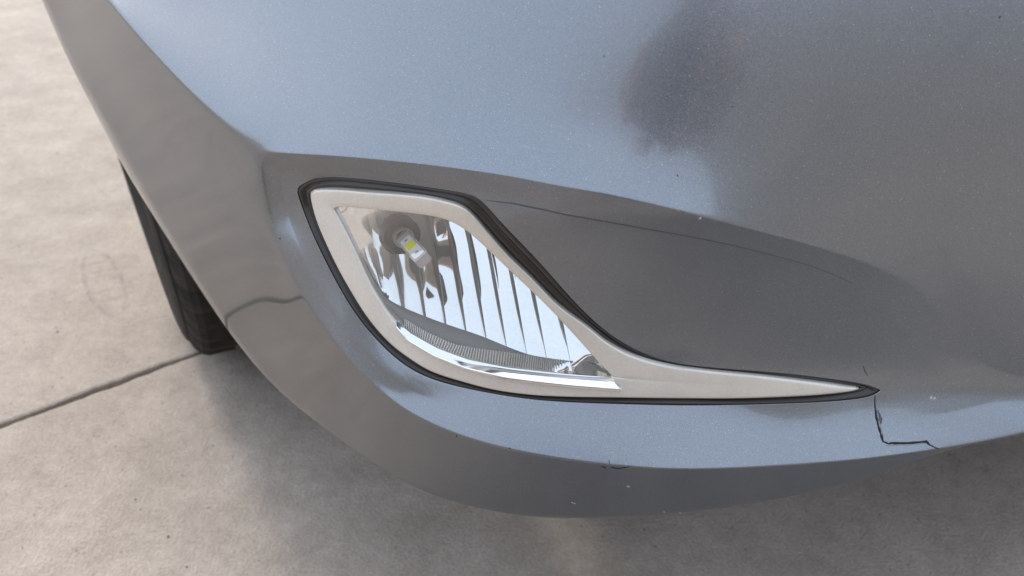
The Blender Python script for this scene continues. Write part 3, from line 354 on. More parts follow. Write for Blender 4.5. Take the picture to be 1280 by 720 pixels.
608],[568,569,610,609],[569,570,611,610],[570,571,612,611],[571,572,613,612],[572,573,614,613],[573,574,615,614],[574,575,616,615],[575,576,617,616],[576,577,618,617],[577,578,619,618],[578,579,620,619],
[579,580,621,620],[580,581,622,621],[581,582,623,622],[582,583,624,623],[583,584,625,624],[584,585,626,625],[585,586,627,626],[586,587,628,627],[587,588,629,628],[588,589,630,629],[589,590,631,630],[591,
592,633,632],[592,593,634,633],[593,594,635,634],[594,595,636,635],[595,596,637,636],[596,597,638,637],[597,598,639,638],[598,599,640,639],[599,600,641,640],[600,601,642,641],[601,602,643,642],[602,603,
644,643],[603,604,645,644],[604,605,646,645],[605,606,647,646],[606,607,648,647],[607,608,649,648],[608,609,650,649],[609,610,651,650],[610,611,652,651],[611,612,653,652],[612,613,654,653],[613,614,655,
654],[614,615,656,655],[615,616,657,656],[616,617,658,657],[617,618,659,658],[618,619,660,659],[619,620,661,660],[620,621,662,661],[621,622,663,662],[622,623,664,663],[623,624,665,664],[624,625,666,665],
[625,626,667,666],[626,627,668,667],[627,628,669,668],[628,629,670,669],[629,630,671,670],[630,631,672,671],[632,633,674,673],[633,634,675,674],[634,635,676,675],[635,636,677,676],[636,637,678,677],[637,
638,679,678],[638,639,680,679],[639,640,681,680],[640,641,682,681],[641,642,683,682],[642,643,684,683],[643,644,685,684],[644,645,686,685],[645,646,687,686],[646,647,688,687],[647,648,689,688],[648,649,
690,689],[649,650,691,690],[650,651,692,691],[651,652,693,692],[652,653,694,693],[653,654,695,694],[654,655,696,695],[655,656,697,696],[656,657,698,697],[657,658,699,698],[658,659,700,699],[659,660,701,
700],[660,661,702,701],[661,662,703,702],[662,663,704,703],[663,664,705,704],[664,665,706,705],[665,666,707,706],[666,667,708,707],[667,668,709,708],[668,669,710,709],[669,670,711,710],[670,671,712,711],
[671,672,713,712],[673,674,715,714],[674,675,716,715],[675,676,717,716],[676,677,718,717],[677,678,719,718],[678,679,720,719],[679,680,721,720],[680,681,722,721],[681,682,723,722],[682,683,724,723],[683,
684,725,724],[684,685,726,725],[685,686,727,726],[686,687,728,727],[687,688,729,728],[688,689,730,729],[689,690,731,730],[690,691,732,731],[691,692,733,732],[692,693,734,733],[693,694,735,734],[694,695,
736,735],[695,696,737,736],[696,697,738,737],[697,698,739,738],[698,699,740,739],[699,700,741,740],[700,701,742,741],[701,702,743,742],[702,703,744,743],[703,704,745,744],[704,705,746,745],[705,706,747,
746],[706,707,748,747],[707,708,749,748],[708,709,750,749],[709,710,751,750],[710,711,752,751],[711,712,753,752],[712,713,754,753],[714,715,756,755],[715,716,757,756],[716,717,758,757],[717,718,759,758],
[718,719,760,759],[719,720,761,760],[720,721,762,761],[721,722,763,762],[722,723,764,763],[723,724,765,764],[724,725,766,765],[725,726,767,766],[726,727,768,767],[727,728,769,768],[728,729,770,769],[729,
730,771,770],[730,731,772,771],[731,732,773,772],[732,733,774,773],[733,734,775,774],[734,735,776,775],[735,736,777,776],[736,737,778,777],[737,738,779,778],[738,739,780,779],[739,740,781,780],[740,741,
782,781],[741,742,783,782],[742,743,784,783],[743,744,785,784],[744,745,786,785],[745,746,787,786],[746,747,788,787],[747,748,789,788],[748,749,790,789],[749,750,791,790],[750,751,792,791],[751,752,793,
792],[752,753,794,793],[753,754,795,794],[549,548,797,796],[548,547,798,797],[547,546,799,798],[546,545,800,799],[545,544,801,800],[544,543,802,801],[543,542,803,802],[542,541,804,803],[541,540,805,804],
[540,278,806,805],[278,511,807,806],[511,512,808,807],[512,513,809,808],[513,514,810,809],[514,515,811,810],[515,516,812,811],[516,517,813,812],[517,518,814,813],[518,519,815,814],[519,520,816,815],[520,
521,817,816],[521,522,818,817],[522,523,819,818],[523,524,820,819],[524,525,821,820],[525,526,822,821],[526,527,823,822],[527,528,824,823],[528,529,825,824],[529,530,826,825],[530,531,827,826],[531,532,
828,827],[532,533,829,828],[533,534,830,829],[534,535,831,830],[535,536,832,831],[536,537,833,832],[537,538,834,833],[538,539,835,834],[539,248,836,835],[796,797,838,837],[797,798,839,838],[798,799,840,
839],[799,800,841,840],[800,801,842,841],[801,802,843,842],[802,803,844,843],[803,804,845,844],[804,805,846,845],[805,806,847,846],[806,807,848,847],[807,808,849,848],[808,809,850,849],[809,810,851,850],
[810,811,852,851],[811,812,853,852],[812,813,854,853],[813,814,855,854],[814,815,856,855],[815,816,857,856],[816,817,858,857],[817,818,859,858],[818,819,860,859],[819,820,861,860],[820,821,862,861],[821,
822,863,862],[822,823,864,863],[823,824,865,864],[824,825,866,865],[825,826,867,866],[826,827,868,867],[827,828,869,868],[828,829,870,869],[829,830,871,870],[830,831,872,871],[831,832,873,872],[832,833,
874,873],[833,834,875,874],[834,835,876,875],[835,836,877,876],[837,838,879,878],[838,839,880,879],[839,840,881,880],[840,841,882,881],[841,842,883,882],[842,843,884,883],[843,844,885,884],[844,845,886,
885],[845,846,887,886],[846,847,888,887],[847,848,889,888],[848,849,890,889],[849,850,891,890],[850,851,892,891],[851,852,893,892],[852,853,894,893],[853,854,895,894],[854,855,896,895],[855,856,897,896],
[856,857,898,897],[857,858,899,898],[858,859,900,899],[859,860,901,900],[860,861,902,901],[861,862,903,902],[862,863,904,903],[863,864,905,904],[864,865,906,905],[865,866,907,906],[866,867,908,907],[867,
868,909,908],[868,869,910,909],[869,870,911,910],[870,871,912,911],[871,872,913,912],[872,873,914,913],[873,874,915,914],[874,875,916,915],[875,876,917,916],[876,877,918,917],[878,879,920,919],[879,880,
921,920],[880,881,922,921],[881,882,923,922],[882,883,924,923],[883,884,925,924],[884,885,926,925],[885,886,927,926],[886,887,928,927],[887,888,929,928],[888,889,930,929],[889,890,931,930],[890,891,932,
931],[891,892,933,932],[892,893,934,933],[893,894,935,934],[894,895,936,935],[895,896,937,936],[896,897,938,937],[897,898,939,938],[898,899,940,939],[899,900,941,940],[900,901,942,941],[901,902,943,942],
[902,903,944,943],[903,904,945,944],[904,905,946,945],[905,906,947,946],[906,907,948,947],[907,908,949,948],[908,909,950,949],[909,910,951,950],[910,911,952,951],[911,912,953,952],[912,913,954,953],[913,
914,955,954],[914,915,956,955],[915,916,957,956],[916,917,958,957],[917,918,959,958],[919,920,961,960],[920,921,962,961],[921,922,963,962],[922,923,964,963],[923,924,965,964],[924,925,966,965],[925,926,
967,966],[926,927,968,967],[927,928,969,968],[928,929,970,969],[929,930,971,970],[930,931,972,971],[931,932,973,972],[932,933,974,973],[933,934,975,974],[934,935,976,975],[935,936,977,976],[936,937,978,
977],[937,938,979,978],[938,939,980,979],[939,940,981,980],[940,941,982,981],[941,942,983,982],[942,943,984,983],[943,944,985,984],[944,945,986,985],[945,946,987,986],[946,947,988,987],[947,948,989,988],
[948,949,990,989],[949,950,991,990],[950,951,992,991],[951,952,993,992],[952,953,994,993],[953,954,995,994],[954,955,996,995],[955,956,997,996],[956,957,998,997],[957,958,999,998],[958,959,1000,999],[960,
961,1002,1001],[961,962,1003,1002],[962,963,1004,1003],[963,964,1005,1004],[964,965,1006,1005],[965,966,1007,1006],[966,967,1008,1007],[967,968,1009,1008],[968,969,1010,1009],[969,970,1011,1010],[970,971,
1012,1011],[971,972,1013,1012],[972,973,1014,1013],[973,974,1015,1014],[974,975,1016,1015],[975,976,1017,1016],[976,977,1018,1017],[977,978,1019,1018],[978,979,1020,1019],[979,980,1021,1020],[980,981,1022,
1021],[981,982,1023,1022],[982,983,1024,1023],[983,984,1025,1024],[984,985,1026,1025],[985,986,1027,1026],[986,987,1028,1027],[987,988,1029,1028],[988,989,1030,1029],[989,990,1031,1030],[990,991,1032,1031],
[991,992,1033,1032],[992,993,1034,1033],[993,994,1035,1034],[994,995,1036,1035],[995,996,1037,1036],[996,997,1038,1037],[997,998,1039,1038],[998,999,1040,1039],[999,1000,1041,1040]]
ROW_BROW = [278,511,512,513,514,515,516,517,518,519,520,521,522,523,524,525,526,527,528,529,530,531,532,533,534,535,536,537,538,539,248]
ROW_GROOVE = [185,424,425,426,427,428,429,430,431,432,433,434,435,436,437,438,439,440,441,442,443,444,445,446,447,448,449,450,451,452,155]
ROW_OPL = [0,1,2,3,4,5,6,7,8,9,10,11,12,13,14,15,16,17,18,19,20,21,22,23,24,25,26,27,28,29,30]
ROW_OPU = [30,279,280,281,282,283,284,285,286,287,288,289,290,291,292,293,294,295,296,297,298,299,300,301,302,303,304,305,306,307,0]
ROW_CREASE = [248,249,250,251,252,253,254,255,256,257,258,259,260,261,262,263,264,265,266,267,268,269,270,271,272,273,274,275,276,277,278]
ROW_LCREASE = [278,540,541,542,543,544,545,546,547,548,549]
ROW_LIP = [755,756,757,758,759,760,761,762,763,764,765,766,767,768,769,770,771,772,773,774,775,776,777,778,779,780,781,782,783,784,785,786,787,788,789,790,791,792,793,794,795]
ROW_TOP = [1001,1002,1003,1004,1005,1006,1007,1008,1009,1010,1011,1012,1013,1014,1015,1016,1017,1018,1019,1020,1021,1022,1023,1024,1025,1026,1027,1028,1029,1030,1031,1032,1033,1034,1035,1036,1037,1038,1039,1040,
1041]
ROW_LEFT = [549,590,631,672,713,754,795]
ROW_UPLEFT = [549,796,837,878,919,960,1001]
ROW_RIGHT_U = [248,836,877,918,959,1000,1041]
ROW_RIGHT_O = [248,550,591,632,673,714,755]
# lamp outlines on the lamp face, (x, z) in metres
OUT_SILVER = [(-0.11907,0.45192),(-0.11603,0.45466),(-0.11233,0.45612),(-0.10867,0.45735),(-0.10507,0.45843),(-0.10152,0.45942),(-0.09801,0.46036),(-0.09455,0.46122),(-0.09114,0.462),(-0.08777,0.46272),(-0.08443,0.46341),
(-0.08112,0.46411),(-0.07784,0.46484),(-0.07459,0.46557),(-0.07137,0.46629),(-0.06817,0.46698),(-0.06501,0.46765),(-0.06188,0.46826),(-0.05878,0.46884),(-0.05571,0.46939),(-0.05267,0.4699),(-0.04967,0.47035),
(-0.04669,0.4707),(-0.04376,0.47095),(-0.04087,0.47107),(-0.03803,0.47108),(-0.03522,0.471),(-0.03244,0.47082),(-0.0297,0.47053),(-0.02706,0.46995),(-0.02463,0.46888),(-0.02244,0.46731),(-0.02044,0.46543),
(-0.01855,0.46338),(-0.01674,0.4612),(-0.01497,0.45894),(-0.01319,0.45667),(-0.01137,0.45443),(-0.00954,0.45218),(-0.00771,0.4499),(-0.00585,0.44764),(-0.00395,0.44539),(-0.002,0.4432),(0.00002,0.44107),
(0.00209,0.43898),(0.00418,0.43691),(0.00629,0.43483),(0.0084,0.43273),(0.0105,0.43058),(0.01256,0.42836),(0.01458,0.42607),(0.01659,0.42374),(0.01861,0.4214),(0.02067,0.41909),(0.02279,0.41683),(0.02499,
0.41468),(0.02729,0.41265),(0.02967,0.41073),(0.03211,0.40889),(0.03458,0.40709),(0.03707,0.4053),(0.03956,0.40349),(0.04203,0.40162),(0.04446,0.39965),(0.04683,0.39757),(0.0492,0.39546),(0.05161,0.39341),
(0.05413,0.39152),(0.05675,0.38981),(0.05942,0.3882),(0.06215,0.38669),(0.06493,0.3853),(0.06777,0.38405),(0.07065,0.38295),(0.07357,0.38196),(0.07652,0.38106),(0.07949,0.38022),(0.08247,0.37946),(0.08547,
0.37876),(0.08848,0.3781),(0.0915,0.37749),(0.09453,0.37697),(0.09757,0.37652),(0.10061,0.37612),(0.10366,0.37576),(0.10672,0.37541),(0.10977,0.37505),(0.11284,0.37468),(0.1159,0.37432),(0.11897,0.37397),
(0.12204,0.37362),(0.12512,0.37327),(0.1282,0.37293),(0.13129,0.37258),(0.13438,0.37223),(0.13747,0.37187),(0.14057,0.3715),(0.14367,0.37112),(0.14677,0.37072),(0.14988,0.37031),(0.15299,0.36989),(0.15611,
0.36946),(0.15923,0.36902),(0.16235,0.36858),(0.16548,0.36812),(0.16861,0.36766),(0.17174,0.36719),(0.17488,0.36672),(0.17802,0.36624),(0.18116,0.36575),(0.1843,0.36525),(0.18744,0.36472),(0.19059,0.36418),
(0.19373,0.36363),(0.19688,0.36312),(0.20002,0.36259),(0.20309,0.36171),(0.2003,0.36089),(0.19726,0.36048),(0.1942,0.36015),(0.19114,0.35987),(0.18806,0.35962),(0.18498,0.35939),(0.1819,0.35918),(0.17882,
0.359),(0.17573,0.35884),(0.17264,0.3587),(0.16955,0.35858),(0.16646,0.35847),(0.16337,0.35836),(0.16028,0.35826),(0.15719,0.35816),(0.1541,0.35808),(0.15101,0.35799),(0.14792,0.35792),(0.14483,0.35785),
(0.14174,0.35779),(0.13866,0.35773),(0.13557,0.35768),(0.13248,0.35765),(0.1294,0.35762),(0.12631,0.35761),(0.12322,0.35761),(0.12014,0.35762),(0.11705,0.35762),(0.11397,0.35764),(0.11089,0.35765),(0.10781,
0.35766),(0.10473,0.35766),(0.10165,0.35765),(0.09858,0.35764),(0.0955,0.35763),(0.09243,0.35761),(0.08935,0.35759),(0.08628,0.35757),(0.08321,0.35754),(0.08014,0.35751),(0.07706,0.35748),(0.07399,0.35744),
(0.07092,0.3574),(0.06785,0.35735),(0.06478,0.3573),(0.06171,0.35724),(0.05863,0.35717),(0.05556,0.35709),(0.05249,0.35699),(0.04941,0.35688),(0.04633,0.35677),(0.04326,0.35664),(0.04018,0.35652),(0.03709,
0.3564),(0.03401,0.35628),(0.03092,0.35618),(0.02783,0.35608),(0.02474,0.35599),(0.02165,0.35592),(0.01855,0.35587),(0.01545,0.35584),(0.01236,0.35585),(0.00926,0.35588),(0.00616,0.35595),(0.00306,0.35605),
(-0.00003,0.35618),(-0.00312,0.35635),(-0.00621,0.35655),(-0.0093,0.35679),(-0.01238,0.35708),(-0.01544,0.35743),(-0.0185,0.35785),(-0.02154,0.35831),(-0.02458,0.35879),(-0.02761,0.35929),(-0.03065,0.35979),
(-0.03369,0.36028),(-0.03673,0.36076),(-0.03977,0.36126),(-0.0428,0.36182),(-0.04578,0.36247),(-0.04872,0.36326),(-0.05156,0.36423),(-0.05434,0.36533),(-0.05705,0.36653),(-0.05971,0.36781),(-0.06234,0.36912),
(-0.06495,0.37046),(-0.06752,0.37185),(-0.07003,0.37332),(-0.07246,0.37487),(-0.07478,0.37656),(-0.07701,0.37833),(-0.07916,0.38018),(-0.08125,0.38209),(-0.08327,0.38405),(-0.08523,0.38606),(-0.08713,0.38811),
(-0.08895,0.39023),(-0.09068,0.39242),(-0.09235,0.39464),(-0.09398,0.39689),(-0.0956,0.39915),(-0.09721,0.40141),(-0.09878,0.40368),(-0.10033,0.40598),(-0.10184,0.40829),(-0.10331,0.41062),(-0.10476,0.41297),
(-0.10616,0.41534),(-0.10751,0.41774),(-0.10882,0.42016),(-0.1101,0.4226),(-0.11136,0.42504),(-0.1126,0.4275),(-0.11379,0.42997),(-0.11493,0.43248),(-0.11597,0.43504),(-0.1169,0.43766),(-0.11773,0.44034),
(-0.11842,0.44308),(-0.11898,0.44589),(-0.11939,0.44877)]
OUT_LENS = [(-0.1034,0.44734),(-0.10188,0.44892),(-0.09994,0.4498),(-0.09799,0.45036),(-0.09607,0.45083),(-0.09417,0.45125),(-0.09228,0.45162),(-0.09041,0.45198),(-0.08854,0.45233),(-0.08668,0.4527),(-0.08483,0.45308),
(-0.08299,0.45344),(-0.08116,0.45378),(-0.07934,0.45412),(-0.07753,0.45445),(-0.07573,0.45478),(-0.07393,0.4551),(-0.07215,0.45542),(-0.07037,0.45574),(-0.0686,0.45606),(-0.06684,0.45638),(-0.06508,0.4567),
(-0.06333,0.45701),(-0.0616,0.45731),(-0.05986,0.45761),(-0.05814,0.45788),(-0.05643,0.45815),(-0.05473,0.45839),(-0.05303,0.45861),(-0.05135,0.45882),(-0.04968,0.45901),(-0.04801,0.45918),(-0.04635,0.45933),
(-0.04471,0.45945),(-0.04307,0.45954),(-0.04145,0.4596),(-0.03984,0.45961),(-0.03825,0.45957),(-0.03668,0.45944),(-0.03514,0.45923),(-0.03364,0.45892),(-0.03217,0.45852),(-0.03073,0.45804),(-0.02933,0.45748),
(-0.02796,0.45686),(-0.02661,0.45617),(-0.0253,0.45542),(-0.02402,0.4546),(-0.02279,0.45371),(-0.02159,0.45275),(-0.02041,0.45175),(-0.01926,0.4507),(-0.01812,0.44964),(-0.01698,0.44856),(-0.01583,0.4475),
(-0.01467,0.44643),(-0.01352,0.44536),(-0.01236,0.44427),(-0.01122,0.44317),(-0.01007,0.44206),(-0.00892,0.44095),(-0.00777,0.43983),(-0.00662,0.43871),(-0.00547,0.43758),(-0.00431,0.43644),(-0.00316,0.4353),
(-0.00201,0.43415),(-0.00085,0.433),(0.00031,0.43185),(0.00148,0.4307),(0.00265,0.42955),(0.00383,0.4284),(0.00502,0.42726),(0.00621,0.42612),(0.00741,0.42498),(0.00862,0.42384),(0.00982,0.42269),(0.01103,
0.42154),(0.01224,0.42038),(0.01344,0.41921),(0.01464,0.41803),(0.01583,0.41683),(0.01702,0.41562),(0.0182,0.41439),(0.01937,0.41314),(0.02053,0.41188),(0.02169,0.41061),(0.02285,0.40933),(0.02401,0.40805),
(0.02516,0.40675),(0.02631,0.40545),(0.02746,0.40414),(0.02861,0.40283),(0.02977,0.40151),(0.03092,0.4002),(0.03207,0.39888),(0.03323,0.39755),(0.03438,0.39622),(0.03552,0.39488),(0.03667,0.39354),(0.03781,
0.39219),(0.03896,0.39085),(0.0401,0.3895),(0.04125,0.38815),(0.04241,0.38681),(0.04356,0.38547),(0.04473,0.38413),(0.0459,0.3828),(0.04708,0.38148),(0.04828,0.38018),(0.04949,0.3789),(0.05071,0.37762),
(0.05193,0.37634),(0.05314,0.37505),(0.05433,0.37374),(0.05557,0.37249),(0.05683,0.37125),(0.05799,0.36991),(0.05763,0.36857),(0.05598,0.36818),(0.0543,0.36805),(0.05261,0.36801),(0.05091,0.36801),(0.04922,
0.36802),(0.04753,0.36801),(0.04584,0.36803),(0.04414,0.36808),(0.04245,0.36814),(0.04076,0.36821),(0.03907,0.36829),(0.03738,0.36837),(0.03569,0.36846),(0.034,0.36853),(0.03231,0.36859),(0.03061,0.36865),
(0.02892,0.36871),(0.02723,0.36876),(0.02553,0.36882),(0.02384,0.36887),(0.02214,0.36893),(0.02045,0.36898),(0.01875,0.36903),(0.01705,0.36908),(0.01536,0.36913),(0.01366,0.36918),(0.01196,0.36922),(0.01026,
0.36926),(0.00856,0.3693),(0.00685,0.36933),(0.00515,0.36937),(0.00345,0.36941),(0.00174,0.36946),(0.00004,0.36951),(-0.00166,0.36958),(-0.00337,0.36964),(-0.00507,0.36972),(-0.00677,0.36979),(-0.00848,
0.36988),(-0.01018,0.36998),(-0.01188,0.37008),(-0.01358,0.37021),(-0.01528,0.37036),(-0.01697,0.37053),(-0.01866,0.37071),(-0.02035,0.37091),(-0.02203,0.37113),(-0.02371,0.37136),(-0.02539,0.3716),(-0.02706,
0.37187),(-0.02873,0.37216),(-0.03039,0.37246),(-0.03204,0.37279),(-0.03369,0.37315),(-0.03532,0.37353),(-0.03695,0.37393),(-0.03857,0.37434),(-0.04019,0.37478),(-0.0418,0.37522),(-0.0434,0.37567),(-0.04501,
0.37613),(-0.04661,0.37659),(-0.0482,0.37707),(-0.04978,0.37758),(-0.05135,0.37811),(-0.05289,0.37868),(-0.05441,0.3793),(-0.05591,0.37996),(-0.05737,0.38067),(-0.0588,0.38142),(-0.06021,0.38221),(-0.06159,
0.38303),(-0.06294,0.38389),(-0.06428,0.38477),(-0.06559,0.38567),(-0.06687,0.3866),(-0.06813,0.38757),(-0.06934,0.38858),(-0.0705,0.38963),(-0.07161,0.39075),(-0.07266,0.39191),(-0.07366,0.39311),(-0.07463,
0.39434),(-0.07557,0.3956),(-0.07648,0.39687),(-0.07737,0.39815),(-0.07825,0.39944),(-0.07913,0.40074),(-0.07998,0.40204),(-0.08082,0.40337),(-0.08163,0.4047),(-0.08242,0.40605),(-0.08319,0.40741),(-0.08394,
0.40878),(-0.08467,0.41017),(-0.08538,0.41156),(-0.08606,0.41298),(-0.08671,0.41442),(-0.08734,0.41586),(-0.08796,0.41731),(-0.08858,0.41875),(-0.08921,0.42019),(-0.08985,0.42162),(-0.0905,0.42304),(-0.09116,
0.42446),(-0.09181,0.42588),(-0.09247,0.42729),(-0.09314,0.42869),(-0.09381,0.43008),(-0.09451,0.43146),(-0.09521,0.43283),(-0.09592,0.4342),(-0.09664,0.43555),(-0.09738,0.43689),(-0.09813,0.43821),(-0.0989,
0.43952),(-0.09973,0.44078),(-0.10058,0.44203),(-0.10142,0.44328),(-0.10222,0.44456),(-0.10305,0.44581)]
OUT_OPENING = [(-0.12918,0.451),(-0.1274,0.45452),(-0.12418,0.45781),(-0.12038,0.46049),(-0.11636,0.46219),(-0.1124,0.4635),(-0.10851,0.46461),(-0.10468,0.46561),(-0.1009,0.46658),(-0.09716,0.46757),(-0.09347,0.46852),
(-0.08982,0.46941),(-0.08623,0.47026),(-0.08268,0.47106),(-0.07917,0.47179),(-0.07571,0.47249),(-0.07229,0.47315),(-0.06891,0.47377),(-0.06556,0.47437),(-0.06225,0.47492),(-0.05897,0.47545),(-0.05572,0.47595),
(-0.05251,0.47642),(-0.04933,0.47686),(-0.04617,0.47725),(-0.04305,0.4776),(-0.03996,0.47791),(-0.0369,0.47818),(-0.03386,0.4784),(-0.03084,0.4786),(-0.02786,0.47873),(-0.02491,0.47874),(-0.02202,0.47856),
(-0.01919,0.47818),(-0.01661,0.4771),(-0.01443,0.47521),(-0.01243,0.47302),(-0.01053,0.47067),(-0.00861,0.46831),(-0.00666,0.46597),(-0.00472,0.46357),(-0.00278,0.46114),(-0.00083,0.4587),(0.00114,0.45625),
(0.00315,0.45383),(0.00522,0.45145),(0.00736,0.44913),(0.00954,0.44684),(0.01174,0.44456),(0.01395,0.44224),(0.01613,0.43987),(0.01827,0.4374),(0.02038,0.43486),(0.02248,0.43228),(0.02457,0.42966),(0.02667,
0.42702),(0.02878,0.42439),(0.03093,0.42177),(0.03309,0.41914),(0.03523,0.41647),(0.03739,0.41381),(0.03959,0.41117),(0.04184,0.40858),(0.04416,0.40607),(0.04658,0.40367),(0.04909,0.40138),(0.05167,0.39919),
(0.05431,0.39708),(0.05701,0.39507),(0.05977,0.39313),(0.06259,0.39129),(0.06546,0.38957),(0.06839,0.38794),(0.07137,0.38642),(0.07439,0.385),(0.07746,0.38372),(0.08059,0.38267),(0.08377,0.38176),(0.08696,
0.38093),(0.09016,0.38013),(0.09337,0.37939),(0.0966,0.37873),(0.09985,0.37817),(0.1031,0.37769),(0.10636,0.37727),(0.10962,0.37689),(0.11289,0.37653),(0.11616,0.37619),(0.11944,0.37586),(0.12272,0.37555),
(0.126,0.37524),(0.12929,0.37498),(0.13258,0.37475),(0.13587,0.37453),(0.13917,0.3743),(0.14247,0.37405),(0.14578,0.37374),(0.1491,0.37336),(0.15242,0.37294),(0.15575,0.37251),(0.15908,0.37204),(0.16242,
0.37157),(0.16576,0.37108),(0.16911,0.37058),(0.17246,0.37009),(0.17581,0.36959),(0.17917,0.3691),(0.18253,0.36863),(0.18589,0.36819),(0.18925,0.36776),(0.19262,0.3673),(0.19599,0.3668),(0.19936,0.36621),
(0.20273,0.36551),(0.20608,0.36468),(0.2094,0.3637),(0.2127,0.36262),(0.21548,0.36085),(0.2132,0.35889),(0.21027,0.35767),(0.20711,0.35695),(0.20387,0.35645),(0.2006,0.35609),(0.19731,0.35581),(0.19401,
0.35556),(0.19072,0.35532),(0.18742,0.35512),(0.18411,0.35495),(0.1808,0.35481),(0.17749,0.35469),(0.17418,0.35458),(0.17086,0.35448),(0.16755,0.35439),(0.16424,0.35431),(0.16093,0.35423),(0.15762,0.35417),
(0.15431,0.35411),(0.151,0.35405),(0.14769,0.354),(0.14438,0.35395),(0.14108,0.3539),(0.13777,0.35385),(0.13447,0.35379),(0.13116,0.35374),(0.12786,0.35368),(0.12456,0.35362),(0.12127,0.35356),(0.11797,
0.35351),(0.11467,0.35346),(0.11137,0.35342),(0.10808,0.35339),(0.10478,0.35337),(0.10149,0.35335),(0.09819,0.35334),(0.09489,0.35334),(0.0916,0.35334),(0.08831,0.35335),(0.08501,0.35336),(0.08172,0.35337),
(0.07843,0.35338),(0.07513,0.35339),(0.07184,0.35339),(0.06855,0.3534),(0.06526,0.3534),(0.06196,0.3534),(0.05867,0.35338),(0.05538,0.35335),(0.05208,0.35331),(0.04879,0.35326),(0.04549,0.35321),(0.04219,
0.35315),(0.03889,0.3531),(0.03559,0.35305),(0.03228,0.35302),(0.02898,0.35299),(0.02567,0.35298),(0.02236,0.353),(0.01905,0.35304),(0.01575,0.35311),(0.01244,0.35323),(0.00913,0.35337),(0.00583,0.35355),
(0.00253,0.35375),(-0.00078,0.35396),(-0.00408,0.35419),(-0.00738,0.35442),(-0.01069,0.35465),(-0.014,0.35488),(-0.01731,0.35514),(-0.02061,0.35547),(-0.0239,0.35584),(-0.02718,0.35623),(-0.03047,0.35662),
(-0.03378,0.35697),(-0.03711,0.35721),(-0.04046,0.35738),(-0.0438,0.35763),(-0.04707,0.35815),(-0.0502,0.35903),(-0.05324,0.36008),(-0.05622,0.36123),(-0.05916,0.36246),(-0.06206,0.36374),(-0.06492,0.36508),
(-0.06776,0.36645),(-0.07058,0.36783),(-0.07335,0.36929),(-0.07591,0.37099),(-0.07833,0.37286),(-0.08069,0.37478),(-0.08303,0.3767),(-0.08531,0.37869),(-0.08749,0.38076),(-0.08954,0.38293),(-0.09153,0.38516),
(-0.0935,0.3874),(-0.09543,0.38965),(-0.09734,0.39193),(-0.09919,0.39424),(-0.101,0.39658),(-0.10275,0.39895),(-0.10443,0.40137),(-0.10606,0.40382),(-0.10764,0.4063),(-0.10918,0.4088),(-0.11069,0.41132),
(-0.11218,0.41385),(-0.11365,0.41638),(-0.11512,0.41891),(-0.11657,0.42144),(-0.11799,0.42399),(-0.11937,0.42655),(-0.12071,0.42915),(-0.12199,0.43177),(-0.12321,0.43442),(-0.12443,0.43707),(-0.12565,0.43971),
(-0.12682,0.44238),(-0.12786,0.44512),(-0.12868,0.44798)]
OUT_CHROME_U = [(-0.06798,0.3886),(-0.06038,0.38241),(-0.04408,0.37607),(-0.02596,0.37192),(-0.00235,0.36981),(0.03265,0.3688),(0.05768,0.36814)]
OUT_CHROME_L = [(-0.06822,0.38885),(-0.06166,0.3818),(-0.04587,0.3752),(-0.02685,0.37028),(-0.00375,0.36717),(0.03077,0.36543),(0.06365,0.36438)]
